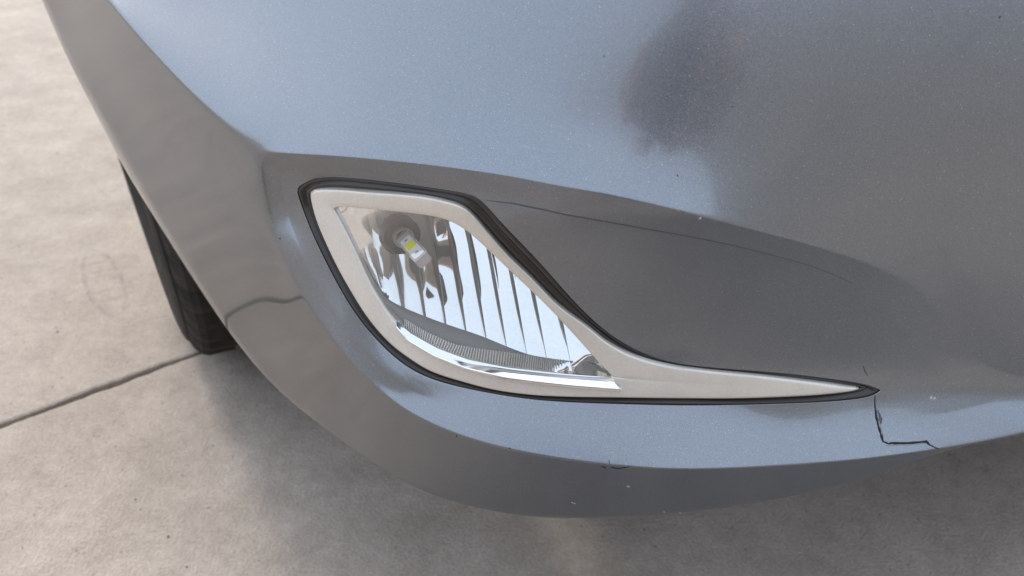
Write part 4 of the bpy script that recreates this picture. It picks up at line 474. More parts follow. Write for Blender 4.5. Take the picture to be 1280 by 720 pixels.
OUT_OPEN3 = [(-0.12925,0.41638,0.45086),(-0.12608,0.4141,0.45383),(-0.1222,0.4113,0.45748),(-0.11908,0.40923,0.46003),(-0.11524,0.40709,0.46222),(-0.1115,0.40501,0.46437),(-0.10783,0.40304,0.46597),(-0.10415,0.40116,
0.46691),(-0.10046,0.39928,0.46786),(-0.09677,0.3974,0.4688),(-0.09315,0.39555,0.46951),(-0.08966,0.39376,0.47006),(-0.08617,0.39197,0.47061),(-0.08268,0.39017,0.47116),(-0.07922,0.38844,0.47169),(-0.07589,
0.38697,0.47208),(-0.07256,0.38549,0.47248),(-0.06923,0.38402,0.47288),(-0.0659,0.38254,0.47328),(-0.06265,0.38105,0.47368),(-0.05941,0.37955,0.47408),(-0.05616,0.37805,0.47448),(-0.05292,0.37655,0.47488),
(-0.04974,0.37502,0.47525),(-0.04659,0.37346,0.4756),(-0.04344,0.3719,0.47595),(-0.04029,0.37034,0.4763),(-0.03719,0.36878,0.47664),(-0.03413,0.36721,0.47697),(-0.03106,0.36564,0.47731),(-0.02801,0.36405,
0.47764),(-0.02501,0.36239,0.47799),(-0.02201,0.36072,0.47833),(-0.01926,0.35921,0.47772),(-0.01662,0.35777,0.47701),(-0.0146,0.35665,0.47524),(-0.01258,0.35554,0.47346),(-0.01059,0.35438,0.47167),(-0.00866,
0.35311,0.46986),(-0.00673,0.35185,0.46805),(-0.0048,0.35059,0.46625),(-0.00277,0.35008,0.46403),(-0.0007,0.34995,0.46163),(0.00136,0.34981,0.45923),(0.00343,0.34968,0.45683),(0.00551,0.34954,0.45441),
(0.00761,0.34943,0.45187),(0.00972,0.34932,0.44933),(0.01182,0.3492,0.44679),(0.01392,0.34909,0.44425),(0.01603,0.34897,0.4417),(0.01812,0.34889,0.43903),(0.02021,0.34884,0.4362),(0.0223,0.34879,0.43337),
(0.02438,0.34874,0.43054),(0.02647,0.34869,0.42771),(0.02856,0.34864,0.42488),(0.03065,0.34859,0.42203),(0.03293,0.34841,0.41929),(0.03521,0.34823,0.41654),(0.03749,0.34805,0.4138),(0.03977,0.34787,0.41105),
(0.04205,0.3477,0.4083),(0.04433,0.34752,0.40556),(0.04681,0.34735,0.403),(0.0495,0.3472,0.40061),(0.05219,0.34705,0.39822),(0.05489,0.3469,0.39583),(0.05758,0.34675,0.39344),(0.06027,0.3466,0.39105),(0.06316,
0.34633,0.38916),(0.06614,0.346,0.38746),(0.06912,0.34568,0.38576),(0.0721,0.34535,0.38406),(0.07508,0.34503,0.38236),(0.07815,0.34452,0.38133),(0.08126,0.34397,0.38045),(0.08436,0.34342,0.37957),(0.08745,
0.34287,0.37869),(0.09066,0.34242,0.37819),(0.09384,0.342,0.37783),(0.09703,0.34159,0.37747),(0.10021,0.34117,0.3771),(0.10343,0.34092,0.3768),(0.10668,0.34076,0.37652),(0.10993,0.3406,0.37625),(0.11318,
0.34043,0.37597),(0.11642,0.34027,0.37569),(0.11969,0.34019,0.37542),(0.12297,0.34013,0.37514),(0.12626,0.34008,0.37487),(0.12954,0.34002,0.37459),(0.13282,0.33997,0.37432),(0.13609,0.33989,0.37406),(0.13936,
0.33979,0.37382),(0.14264,0.3397,0.37357),(0.14591,0.3396,0.37333),(0.14918,0.3395,0.37307),(0.15246,0.33939,0.37278),(0.15574,0.33928,0.37248),(0.15902,0.33917,0.37218),(0.16231,0.33907,0.37186),(0.16563,
0.33901,0.37142),(0.16896,0.33896,0.37097),(0.17229,0.3389,0.37052),(0.17564,0.33887,0.37003),(0.17901,0.33887,0.36948),(0.18239,0.33886,0.36892),(0.18576,0.33886,0.36837),(0.18916,0.33887,0.36779),(0.19256,
0.33887,0.36722),(0.19596,0.33888,0.36664),(0.19936,0.33884,0.36594),(0.20277,0.33879,0.36522),(0.20615,0.3387,0.36438),(0.20953,0.33851,0.36323),(0.2128,0.33821,0.36192),(0.21574,0.33779,0.36043),(0.21341,
0.33674,0.35858),(0.21047,0.33608,0.35737),(0.20729,0.33566,0.35672),(0.20405,0.3353,0.3562),(0.20073,0.33495,0.35593),(0.19736,0.3346,0.35576),(0.194,0.33426,0.35559),(0.19059,0.3339,0.35558),(0.18717,
0.33353,0.35558),(0.18376,0.33316,0.35558),(0.18034,0.33282,0.35567),(0.17692,0.33247,0.35576),(0.1735,0.33213,0.35586),(0.1701,0.33182,0.35594),(0.16674,0.33161,0.35599),(0.16339,0.3314,0.35604),(0.16003,
0.33119,0.35609),(0.15667,0.33098,0.35614),(0.1534,0.33097,0.35603),(0.15015,0.33099,0.35589),(0.1469,0.33101,0.35576),(0.14364,0.33103,0.35562),(0.14039,0.33106,0.35548),(0.13718,0.33121,0.35523),(0.13397,
0.3314,0.35496),(0.13077,0.33158,0.35468),(0.12757,0.33177,0.3544),(0.12436,0.33196,0.35412),(0.12115,0.33214,0.35388),(0.11789,0.33229,0.35371),(0.11464,0.33243,0.35354),(0.11139,0.33258,0.35337),(0.10814,
0.33272,0.3532),(0.10489,0.33287,0.35303),(0.10161,0.33297,0.35296),(0.0983,0.33301,0.353),(0.09499,0.33304,0.35304),(0.09169,0.33308,0.35308),(0.08838,0.33312,0.35312),(0.08507,0.33316,0.35317),(0.08176,
0.33321,0.35321),(0.07846,0.33329,0.35327),(0.07515,0.33336,0.35332),(0.07185,0.33344,0.35338),(0.06855,0.33352,0.35343),(0.06524,0.33359,0.35348),(0.06194,0.33367,0.35354),(0.05864,0.33388,0.35348),(0.05535,
0.33409,0.35342),(0.05206,0.3343,0.35336),(0.04877,0.33451,0.3533),(0.04548,0.33472,0.35324),(0.04219,0.33494,0.35318),(0.03889,0.33516,0.35313),(0.03558,0.3354,0.35315),(0.03228,0.33565,0.35317),(0.02897,
0.3359,0.35318),(0.02566,0.33614,0.3532),(0.02235,0.33639,0.35321),(0.01904,0.33664,0.35323),(0.01574,0.33702,0.35337),(0.01243,0.33742,0.35352),(0.00912,0.33781,0.35367),(0.00582,0.3382,0.35382),(0.00251,
0.3386,0.35397),(-0.0008,0.3392,0.35411),(-0.0041,0.33987,0.35425),(-0.0074,0.34053,0.3544),(-0.01071,0.34119,0.35454),(-0.01401,0.34185,0.35468),(-0.01733,0.34257,0.35488),(-0.02066,0.34329,0.35509),(-0.02398,
0.34401,0.35529),(-0.0273,0.34473,0.3555),(-0.03062,0.34545,0.3557),(-0.03394,0.34615,0.35613),(-0.0372,0.34683,0.35673),(-0.04046,0.3475,0.35732),(-0.04372,0.34818,0.35791),(-0.04699,0.34885,0.35851),
(-0.05015,0.34966,0.35933),(-0.05319,0.35064,0.36045),(-0.05624,0.35162,0.36157),(-0.05927,0.3526,0.36269),(-0.06234,0.35377,0.36395),(-0.06506,0.35524,0.36541),(-0.06778,0.35671,0.36686),(-0.0705,0.35818,
0.36831),(-0.07306,0.35971,0.36995),(-0.07553,0.36128,0.37171),(-0.078,0.36285,0.37347),(-0.08047,0.36442,0.37523),(-0.08273,0.36593,0.37724),(-0.08496,0.36745,0.37931),(-0.0872,0.36897,0.38137),(-0.08939,
0.3705,0.38345),(-0.09139,0.37211,0.38568),(-0.09339,0.37372,0.38791),(-0.09538,0.37532,0.39014),(-0.09726,0.37708,0.3924),(-0.09907,0.37891,0.39465),(-0.10087,0.38074,0.3969),(-0.10267,0.38258,0.39916),
(-0.10431,0.38442,0.40153),(-0.10595,0.38626,0.40389),(-0.10758,0.3881,0.40626),(-0.1092,0.38993,0.40864),(-0.1107,0.39162,0.41117),(-0.1122,0.39331,0.4137),(-0.1137,0.395,0.41622),(-0.11519,0.39675,0.41872),
(-0.11667,0.39862,0.42116),(-0.11815,0.4005,0.42361),(-0.11963,0.4024,0.42604),(-0.12106,0.4046,0.42837),(-0.12249,0.40679,0.43069),(-0.12388,0.40892,0.43307),(-0.12499,0.4107,0.43572),(-0.12611,0.41248,
0.43838),(-0.12718,0.41414,0.4411),(-0.12787,0.41489,0.44436),(-0.12856,0.41564,0.44762)]
OUT_EDGE = [(0.05799,0.36991),(0.05763,0.36857),(0.05598,0.36818),(0.0543,0.36805),(0.05261,0.36801),(0.05091,0.36801),(0.04922,0.36802),(0.04753,0.36801),(0.04584,0.36803),(0.04414,0.36808),(0.04245,0.36814),(0.04076,
0.36821),(0.03907,0.36829),(0.03738,0.36837),(0.03569,0.36846),(0.034,0.36853),(0.03231,0.36859),(0.03061,0.36865),(0.02892,0.36871),(0.02723,0.36876),(0.02553,0.36882),(0.02384,0.36887),(0.02214,0.36893),
(0.02045,0.36898),(0.01875,0.36903),(0.01705,0.36908),(0.01536,0.36913),(0.01366,0.36918),(0.01196,0.36922),(0.01026,0.36926),(0.00856,0.3693),(0.00685,0.36933),(0.00515,0.36937),(0.00345,0.36941),(0.00174,
0.36946),(0.00004,0.36951),(-0.00166,0.36958),(-0.00337,0.36964),(-0.00507,0.36972),(-0.00677,0.36979),(-0.00848,0.36988),(-0.01018,0.36998),(-0.01188,0.37008),(-0.01358,0.37021),(-0.01528,0.37036),(-0.01697,
0.37053),(-0.01866,0.37071),(-0.02035,0.37091),(-0.02203,0.37113),(-0.02371,0.37136),(-0.02539,0.3716),(-0.02706,0.37187),(-0.02873,0.37216),(-0.03039,0.37246),(-0.03204,0.37279),(-0.03369,0.37315),(-0.03532,
0.37353),(-0.03695,0.37393),(-0.03857,0.37434),(-0.04019,0.37478),(-0.0418,0.37522),(-0.0434,0.37567),(-0.04501,0.37613),(-0.04661,0.37659),(-0.0482,0.37707),(-0.04978,0.37758),(-0.05135,0.37811),(-0.05289,
0.37868),(-0.05441,0.3793),(-0.05591,0.37996),(-0.05737,0.38067),(-0.0588,0.38142),(-0.06021,0.38221),(-0.06159,0.38303),(-0.06294,0.38389),(-0.06428,0.38477),(-0.06559,0.38567),(-0.06687,0.3866),(-0.06813,
0.38757),(-0.06934,0.38858),(-0.0705,0.38963),(-0.07161,0.39075),(-0.07266,0.39191),(-0.07366,0.39311),(-0.07463,0.39434),(-0.07557,0.3956),(-0.07648,0.39687),(-0.07737,0.39815),(-0.07825,0.39944),(-0.07913,
0.40074),(-0.07998,0.40204),(-0.08082,0.40337),(-0.08163,0.4047),(-0.08242,0.40605),(-0.08319,0.40741),(-0.08394,0.40878),(-0.08467,0.41017),(-0.08538,0.41156),(-0.08606,0.41298),(-0.08671,0.41442),(-0.08734,
0.41586),(-0.08796,0.41731),(-0.08858,0.41875),(-0.08921,0.42019),(-0.08985,0.42162),(-0.0905,0.42304),(-0.09116,0.42446),(-0.09181,0.42588),(-0.09247,0.42729),(-0.09314,0.42869),(-0.09381,0.43008),(-0.09451,
0.43146),(-0.09521,0.43283),(-0.09592,0.4342),(-0.09664,0.43555),(-0.09738,0.43689),(-0.09813,0.43821),(-0.0989,0.43952),(-0.09973,0.44078),(-0.10058,0.44203),(-0.10142,0.44328),(-0.10222,0.44456),(-0.10305,
0.44581),(-0.1034,0.44734),(-0.10188,0.44892)]
OUT_FLOOR_TOP = [(-0.08128,0.38326,0.40627),(-0.07434,0.37796,0.39651),(-0.06031,0.37626,0.38934),(-0.04147,0.37179,0.38366),(-0.01919,0.36569,0.37932),(-0.00095,0.35818,0.37565),(0.01088,0.35356,0.37401),(0.02812,0.34874,
0.37448),(0.04697,0.34518,0.37575),(0.0567,0.34142,0.37105)]
OUT_FLOOR_BOT = [(-0.08248,0.38157,0.40159),(-0.07403,0.37457,0.39003),(-0.06343,0.36824,0.38157),(-0.04453,0.36049,0.37369),(-0.02384,0.35448,0.36882),(-0.00237,0.35038,0.36707),(0.01419,0.34808,0.36661),(0.03066,0.3462,
0.36609),(0.04801,0.34467,0.36559),(0.05782,0.34419,0.36602)]
OUT_RIB_TOP = [(-0.0645,0.37007,0.38869),(-0.05242,0.36491,0.38366),(-0.03514,0.3589,0.37815),(-0.0189,0.35537,0.37743),(-0.00094,0.35222,0.37703),(0.01406,0.34985,0.37599),(0.02667,0.34814,0.37501),(0.04714,0.34614,
0.37428),(0.05477,0.34439,0.36961)]
OUT_RIB_BOT = [(-0.06443,0.36683,0.38517),(-0.05338,0.36157,0.37902),(-0.03801,0.35604,0.37374),(-0.01987,0.35145,0.37085),(-0.00188,0.34808,0.36944),(0.01315,0.34591,0.36888),(0.02672,0.34429,0.36845),(0.0472,0.34249,
0.3682),(0.0551,0.34194,0.36807)]
BOWL = [-0.07102, 0.41502]
FACE = [0.346868, -0.015912, 0.000397, 0.022199, -0.010004, -0.009698, -0.004185, 0.008795, -0.003668]
BULB_A = [-0.0686, 0.4072, 0.4256]
BULB_B = [-0.0501, 0.3692, 0.4318]
# marks on the paint: kind, points
MARKS = [["crack",[[0.21268,0.33654,0.35819],[0.21285,0.33401,0.35321],[0.21363,0.32999,0.34739],[0.21491,0.32621,0.34266],[0.21647,0.32243,0.33859],[0.21725,0.32026,0.3362],[0.22103,0.31949,0.33501],[0.22154,
0.31982,0.33532],[0.2322,0.32033,0.33478],[0.24359,0.32166,0.3347],[0.2455,0.32059,0.33313],[0.24945,0.31973,0.33135],[0.25144,0.31959,0.33081]],0.0015],["flaked_edge",[[0.21321,0.33523,0.35526],[0.21386,
0.3333,0.35195],[0.21482,0.33002,0.34736],[0.2161,0.32624,0.34263],[0.21766,0.32246,0.33856]],0.0009],["flaked_edge",[[0.21904,0.31877,0.33443],[0.22388,0.31914,0.33437],[0.23217,0.31973,0.33407],[0.24256,
0.32085,0.33388]],0.0007],["scrape",[[0.21315,0.33246,0.35083],[0.2141,0.33165,0.34966],[0.21554,0.33004,0.34734],[0.21596,0.32859,0.34551],[0.21637,0.32711,0.34371]],0.003],["crack",[[0.20286,0.3419,0.37619],
[0.20457,0.34129,0.37241],[0.20699,0.34058,0.36931]],0.0005],["scuff",[[0.0518,0.30796,0.32876],[0.05469,0.30806,0.32728]],0.0008],["scuff",[[0.05727,0.30723,0.3289],[0.0611,0.30735,0.3274],[0.06368,0.30672,
0.32881],[0.06804,0.30608,0.33091]],0.0011],["scuff",[[0.05575,0.30894,0.33309],[0.05615,0.30723,0.33163]],0.0005],["scuff",[[-0.03305,0.32519,0.33635],[-0.03268,0.32561,0.33456]],0.0008],["scuff",[[-0.00186,
0.31586,0.33557],[-0.00093,0.31547,0.33532]],0.0009],["chip",[[0.24605,0.33737,0.35565],[0.24727,0.33705,0.35492]],0.0021],["chip",[[0.24803,0.33722,0.35514],[0.24925,0.33691,0.35442]],0.0016],["chip",
[[0.09146,0.3319,0.48131],[0.09255,0.33208,0.48048]],0.0019],["chip",[[0.06915,0.31334,0.30541],[0.0705,0.31375,0.30375]],0.0016],["chip",[[0.03751,0.32518,0.27589],[0.03882,0.32548,0.27426]],0.0014],["chip",
[[0.10663,0.32285,0.26856],[0.10886,0.32537,0.26406]],0.001],["chip",[[0.03907,0.32522,0.27505],[0.04039,0.32552,0.27342]],0.0012],["chip",[[0.09621,0.32245,0.26987],[0.09774,0.32299,0.2679]],0.001],["pit",
[[-0.14574,0.41794,0.41479],[-0.14501,0.41744,0.41487]],0.0016],["pit",[],0.0004],["pit",[[0.0439,0.37117,0.54787],[0.04434,0.37099,0.54778]],0.0008],["pit",[[0.10409,0.35291,0.53004],[0.10455,0.35283,
0.52991]],0.0008],["pit",[[0.07999,0.34096,0.49982],[0.08046,0.34089,0.49969]],0.0011],["pit",[[0.22685,0.37082,0.56657],[0.22739,0.37088,0.5664]],0.001],["crease_shade",[[-0.01407,0.35645,0.47728],[0.0,0.35107,
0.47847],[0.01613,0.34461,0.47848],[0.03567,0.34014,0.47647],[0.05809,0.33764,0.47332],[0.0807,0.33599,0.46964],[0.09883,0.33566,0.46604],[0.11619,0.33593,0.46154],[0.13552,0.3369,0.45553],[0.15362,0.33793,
0.44936],[0.16793,0.33899,0.44305],[0.18107,0.34022,0.43597]],0.0011],["dust",[[0.18475,0.31468,0.31541],[0.18505,0.31468,0.31531000000000003]],0.00020870156848508444],["dust",[[0.06372,0.3129,0.30802],
[0.06402,0.3129,0.30792]],0.0003946923659410773],["dust",[[0.20259,0.36186,0.54684],[0.20289,0.36186,0.54674]],0.00034072071433464913],["dust",[[0.08623,0.36805,0.56842],[0.08653,0.36805,0.56832]],0.00026501894013915446],
["dust",[[-0.02,0.33089,0.29943],[-0.0197,0.33089,0.29933]],0.00042971763548874255],["dust",[[-0.07484,0.34928,0.33334],[-0.07454000000000001,0.34928,0.33324000000000004]],0.00024163022551967097],["dust",
[[0.10267,0.3578,0.54508],[0.10296999999999999,0.3578,0.54498]],0.0002005324586607604],["dust",[[0.19664,0.35639,0.52491],[0.19694,0.35639,0.52481]],0.0002646443507674197],["dust",[[-0.01616,0.33771,0.26953],
[-0.01586,0.33771,0.26943]],0.0003617670406612432],["dust",[[0.12539,0.35174,0.52812],[0.12569,0.35174,0.52802]],0.0004822928003263997],["dust",[[0.16993,0.32005,0.28857],[0.17023,0.32005,0.28847]],0.00046812250327294357],
["dust",[[-0.00905,0.35524,0.48378],[-0.00875,0.35524,0.48368]],0.0002497868171389237],["dust",[[-0.0715,0.42532,0.53699],[-0.0712,0.42532,0.53689]],0.00029040773023083876],["dust",[[0.0957,0.36733,0.57085],
[0.09599999999999999,0.36733,0.57075]],0.00040338027486430737],["dust",[[0.00569,0.35487,0.49862],[0.00599,0.35487,0.49852]],0.00044555542239412124],["dust",[[0.05717,0.34421,0.50248],[0.05747,0.34421,
0.50238]],0.0003443655158710592],["dust",[[0.13065,0.36088,0.56055],[0.13094999999999998,0.36088,0.56045]],0.0004925298689432706],["dust",[[-0.17633,0.45861,0.25111],[-0.17603,0.45861,0.25101]],0.00045346426681643895],
["dust",[[-0.13782,0.46574,0.52891],[-0.13752,0.46574,0.52881]],0.00025427584638531436],["dust",[[0.22826,0.36077,0.52636],[0.22855999999999999,0.36077,0.5262600000000001]],0.00042672092373539537],["dust",
[[0.00811,0.34846,0.48936],[0.008409999999999999,0.34846,0.48926000000000003]],0.00035741054620793604],["dust",[[0.15695,0.3586,0.54928],[0.15725,0.3586,0.54918]],0.00042451941694539893],["dust",[[0.20648,
0.32008,0.33666],[0.20678,0.32008,0.33656]],0.00021098947398284827],["dust",[[0.21856,0.36535,0.55093],[0.21886,0.36535,0.55083]],0.0003022221606512667],["dust",[[0.12418,0.30695,0.32621],[0.12448,0.30695,
0.32611]],0.0003019878579877534],["dust",[[0.24295,0.3477,0.4309],[0.24325,0.3477,0.4308]],0.0002937351108028721],["dust",[[-0.00217,0.3785,0.52395],[-0.0018700000000000001,0.3785,0.52385]],0.00022345886966617206],
["dust",[[-0.0777,0.35946,0.36879],[-0.07740000000000001,0.35946,0.36869]],0.0004990180443610112],["dust",[[-0.06457,0.42447,0.54181],[-0.06427000000000001,0.42447,0.54171]],0.0004960097326352803],["dust",
[[0.07655,0.33258,0.48384],[0.07685,0.33258,0.48374]],0.0002712009811562862],["dust",[[0.11755,0.32447,0.34606],[0.11785,0.32447,0.34596]],0.00033669953044719944],["dust",[[0.03546,0.37749,0.55537],[0.03576,
0.37749,0.55527]],0.0004748208045325974],["dust",[[-0.13351,0.40604,0.4089],[-0.13321,0.40604,0.4088]],0.0004515287843504397],["dust",[[-0.08663,0.35496,0.35558],[-0.08633,0.35496,0.35548]],0.0004849395687865697],
["dust",[[0.13346,0.33137,0.35485],[0.13376,0.33137,0.35475]],0.00023198918290917768],["dust",[[0.04037,0.36726,0.53583],[0.040670000000000005,0.36726,0.53573]],0.00045342016910160897],["scrape_edge",[],
0.0012]]


# ------------------------------------------------------------------ the ground
def build_ground():
    bed = mesh_obj('ground', [(-60, -60, -.012), (60, -60, -.012), (60, 60, -.012), (-60, 60, -.012)], [(0, 1, 2, 3)], M_JOINT)
    bed['kind'] = 'structure'
    a = Vector((-.6053, .6576)); d = (Vector((-.412, .7922))-a).normalized(); n = Vector((-d.y, d.x))
    rng = random.Random(3)
    # wandering edges of the sawn and spalled joint between the two slabs
    s = []; x = -60.
    while x < 60:
        s.append(x); x += .006 if -1.2 < x < 1.6 else (.1 if abs(x) < 4 else 4)
    s.append(60.)
    def edge(sign):
        pts = []; wob = 0; spall = 0
        for t in s:
            wob = wob*.85+rng.gauss(0, .0006)
            if rng.random() < .05: spall = rng.uniform(.0005, .0022)
            spall *= .8
            pts.append(a+d*t+n*sign*(.0040+max(-.0018, wob)+spall))
        return pts
    for sign in (1, -1):
        e = edge(sign); m = len(e); far = [p+n*sign*60 for p in e]; mid = [p+n*sign*.003 for p in e]
        v = [(p.x, p.y, -.012) for p in e]+[(p.x, p.y, -.0012) for p in e]+[(p.x, p.y, 0) for p in mid]+[(p.x, p.y, 0) for p in far]
        o = mesh_obj('concrete_slab', v, grid_faces(4, m, flip=(sign < 0)), M_CONC, bed, smooth=False)
    return bed
GROUND = build_ground()

# ------------------------------------------------------------------ the car
CAR_R = Vector((-.47, .883, 0)); CAR_C = Vector((.883, .47, 0))      # rearward, across
car = empty('car', (0, 0, 0))
car['label'] = 'grey-blue metallic car, its front bumper corner cracked beside the clear fog lamp'; car['category'] = 'car'

def build_bumper():
    v = [Vector(p) for p in CAGE_VERTS]; f = [list(q) for q in CAGE_FACES]; cre = {}
    def rows(ids, offs, rev=False):
        prev = list(ids)
        for k in offs:
            cur = []
            for i in prev:
                v.append(v[i]+Vector(k(v[i]) if callable(k) else k)); cur.append(len(v)-1)
            for j in range(len(prev)-1):
                q = [prev[j], prev[j+1], cur[j+1], cur[j]]; f.append(q[::-1] if rev else q)
            prev = cur
        return prev
    # the skin turns in at the lamp opening and under at the lip
    rows(ROW_OPL, [(0, .004, 0), (0, .012, 0)]); rows(ROW_OPU, [(0, .004, 0), (0, .012, 0)], True)
    inward = lambda p: (CAR_R*.012 + CAR_C*(.004 if p.x > -.1 else .012) + Vector((0, 0, .004)))
    rows(ROW_LIP, [inward, lambda p: inward(p)*2])
    # bonnet side, wing and the far part of the bumper run on out of the picture
    rows(ROW_TOP, [CAR_R*.10+Vector((0, 0, .055)), CAR_R*.35+Vector((0, 0, .07)), CAR_R*.8+Vector((0, 0, .06))], True)
    rows(ROW_LEFT, [CAR_R*.15+Vector((-.003, 0, .02)), CAR_R*.9]); rows(ROW_UPLEFT, [CAR_R*.15+Vector((0, 0, .02)), CAR_R*.9], True)
    rows(ROW_RIGHT_U, [Vector((.25, .03, 0)), Vector((.75, .30, 0))]); rows(ROW_RIGHT_O, [Vector((.25, .03, 0)), Vector((.75, .30, 0))], True)
    for name, val in (('BROW', .45), ('CREASE', .42), ('LCREASE', .42)):
        ids = {'BROW': ROW_BROW, 'CREASE': ROW_CREASE, 'LCREASE': ROW_LCREASE}[name]
        n = len(ids)
        for j in range(n-1):
            k = j/(n-1); c = val
            if name == 'BROW': c = val*min(1, max(0, (1-k)*2.6))
            if name == 'CREASE': c = .36 if k < .42 else max(0, .36-.45*(k-.42))*(1 if k < .85 else (1-k)/.15)
            if name == 'LCREASE': c = .34*min(1, .3+k*4)
            cre[frozenset((ids[j], ids[j+1]))] = c
    for ids in (ROW_OPL, ROW_OPU):
        for j in range(len(ids)-1): cre[frozenset((ids[j], ids[j+1]))] = .55
    for j in range(len(ROW_GROOVE)-1):
        k = j/(len(ROW_GROOVE)-1)
        if k > .42: cre[frozenset((ROW_GROOVE[j], ROW_GROOVE[j+1]))] = .5*max(0, min(1, (1-k)*4, ))
    o = mesh_obj('bumper_cage', v, f)
    me = o.data
    bm = bmesh.new(); bm.from_mesh(me); bmesh.ops.recalc_face_normals(bm, faces=bm.faces[:])
    bm.faces.ensure_lookup_table()
    if bm.faces[0].normal.dot(Vector((0, 0, .68))-bm.faces[0].calc_center_median()) < 0: bmesh.ops.reverse_faces(bm, faces=bm.faces[:])
    bm.to_mesh(me); bm.free()
    at = me.attributes.new('crease_edge', 'FLOAT', 'EDGE')
    for e in me.edges:
        c = cre.get(frozenset(e.vertices))
        if c: at.data[e.index].value = c
    md = o.modifiers.new('s', 'SUBSURF'); md.levels = 4; md.render_levels = 4; md.subdivision_type = 'CATMULL_CLARK'
    dg = bpy.context.evaluated_depsgraph_get(); me2 = bpy.data.meshes.new_from_object(o.evaluated_get(dg)); bpy.data.objects.remove(o)
    for a in list(me2.attributes):
        if a.name == 'crease_edge': me2.attributes.remove(a)
    me2.name = 'bumper'; me2.polygons.foreach_set('use_smooth', [True]*len(me2.polygons))
    me2.materials.clear(); me2.materials.append(M_PAINT)
    b = bpy.data.objects.new('bumper', me2); COL.objects.link(b); b.parent = car
    bm = bmesh.new(); bm.from_mesh(me2); tree = BVHTree.FromBMesh(bm); bm.free()
    return b, tree
bumper, SKIN = build_bumper()

def build_marks():
    mats = {'crack': M_CRACK, 'scrape': M_SCRAPE, 'scuff': M_CRACK, 'chip': M_CHIP, 'pit': M_CRACK, 'dust': M_CHIP, 'scrape_edge': M_CHIP, 'crease_shade': simple('crease_shade_dark', (.06, .06, .066), .4), 'flaked_edge': simple('flaked_primer', (.22, .24, .27), .6)}  # long dark strip paints the shade of the crease above the recess
    names = {'crack': 'crack', 'scrape': 'scrape', 'scuff': 'scuff', 'chip': 'paint_chip', 'pit': 'paint_pit', 'dust': 'dust_speck', 'scrape_edge': 'scrape', 'crease_shade': 'crease_shade', 'flaked_edge': 'flaked_edge'}
    rng = random.Random(11); eye = Vector((0, 0, .68))
    dv, df = [], []
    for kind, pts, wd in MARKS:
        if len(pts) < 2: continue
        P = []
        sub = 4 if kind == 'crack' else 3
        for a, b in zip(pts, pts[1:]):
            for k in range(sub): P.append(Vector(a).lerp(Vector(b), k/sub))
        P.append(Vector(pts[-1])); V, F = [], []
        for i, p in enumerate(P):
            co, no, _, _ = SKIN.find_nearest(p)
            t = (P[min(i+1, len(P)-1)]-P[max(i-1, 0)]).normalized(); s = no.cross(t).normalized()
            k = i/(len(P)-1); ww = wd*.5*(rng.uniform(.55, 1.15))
            if kind == 'crease_shade': ww = wd*.5*(1-k)**.6*min(1, .3+6*k)
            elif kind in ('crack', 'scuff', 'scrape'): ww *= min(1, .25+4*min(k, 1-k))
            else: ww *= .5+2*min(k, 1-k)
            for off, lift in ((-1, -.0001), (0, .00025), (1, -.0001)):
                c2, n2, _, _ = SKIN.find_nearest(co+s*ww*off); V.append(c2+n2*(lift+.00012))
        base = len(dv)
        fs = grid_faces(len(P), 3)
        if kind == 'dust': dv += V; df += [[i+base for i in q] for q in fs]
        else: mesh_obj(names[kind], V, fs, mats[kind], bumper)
    o = mesh_obj('dust_specks', dv, df, M_CHIP, bumper); o['kind'] = 'stuff'
build_marks()

# ------------------------------------------------------------------ the fog lamp
def lamp_face(x, z):
    """gently curved face of the lamp: y for a point (x, z)"""
    X = min(1.3, max(-1.5, (x-.05)/.15)); Z = min(2.2, max(-2.2, (z-.42)/.06))
    return sum(c*X**a*Z**b for c, (a, b) in zip(FACE, [(0, 0), (1, 0), (0, 1), (2, 0), (1, 1), (0, 2), (3, 0), (2, 1), (1, 2)]))
lamp = empty('fog_lamp', (0, 0, 0), car)
def on_face(p, off): return (p[0], lamp_face(p[0], p[1])+off, p[1])
def build_gasket():
    """black rubber surround in the gap, two ridges and a groove"""
    n = len(OUT_OPENING); S = np.array(OUT_SILVER); out = []
    o = np.array(OUT_OPENING)
    # nearest matching with order kept
    idx = []; j = int(((S-o[0])**2).sum(1).argmin())
    for p in o:
        best = min(range(0, 9), key=lambda k: ((S[(j+k) % n]-p)**2).sum()); j = (j+best) % n; idx.append(j)
    T = S[idx].copy()
    for _ in range(10): T = .5*T+.25*(np.roll(T, 1, 0)+np.roll(T, -1, 0))
    prof = [(0, .0075), (.0, .0012), (.14, .0000), (.30, .0006), (.42, .0028), (.55, .0030), (.66, .0014), (.82, .0014), (.92, .0038), (1.04, .0080)]
    v = []
    for fr, off in prof:
        for k in range(n):
            a = Vector(OUT_OPEN3[k]); b = Vector(on_face(T[k], 0)); v.append(a.lerp(b, fr)+Vector((0, off, 0)))
    return mesh_obj('gasket', v, grid_faces(len(prof), n, True), M_BLACK, lamp)
build_gasket()
def ring_between(name, outer, inner, prof, mat):
    n = len(outer); o = np.array(outer); i_ = np.array(inner)
    # inner partner by ordered nearest point (fans out at the tail)
    m = len(i_); d0 = int(((i_-o[0])**2).sum(1).argmin()); idx = []; j = 0
    for p in o:
        best = min(range(0, 10), key=lambda k: ((i_[(d0+j+k) % m]-p)**2).sum()); j += best; idx.append((d0+j) % m)
    ii = np.array([i_[k] for k in idx])
    for _ in range(6): ii = .5*ii+.25*(np.roll(ii, 1, 0)+np.roll(ii, -1, 0))
    v = []
    for fr, off in prof:
        for k in range(n):
            q = o[k]+(ii[k]-o[k])*fr; v.append(on_face(q, off))
    return mesh_obj(name, v, grid_faces(len(prof), n, True), mat, lamp)
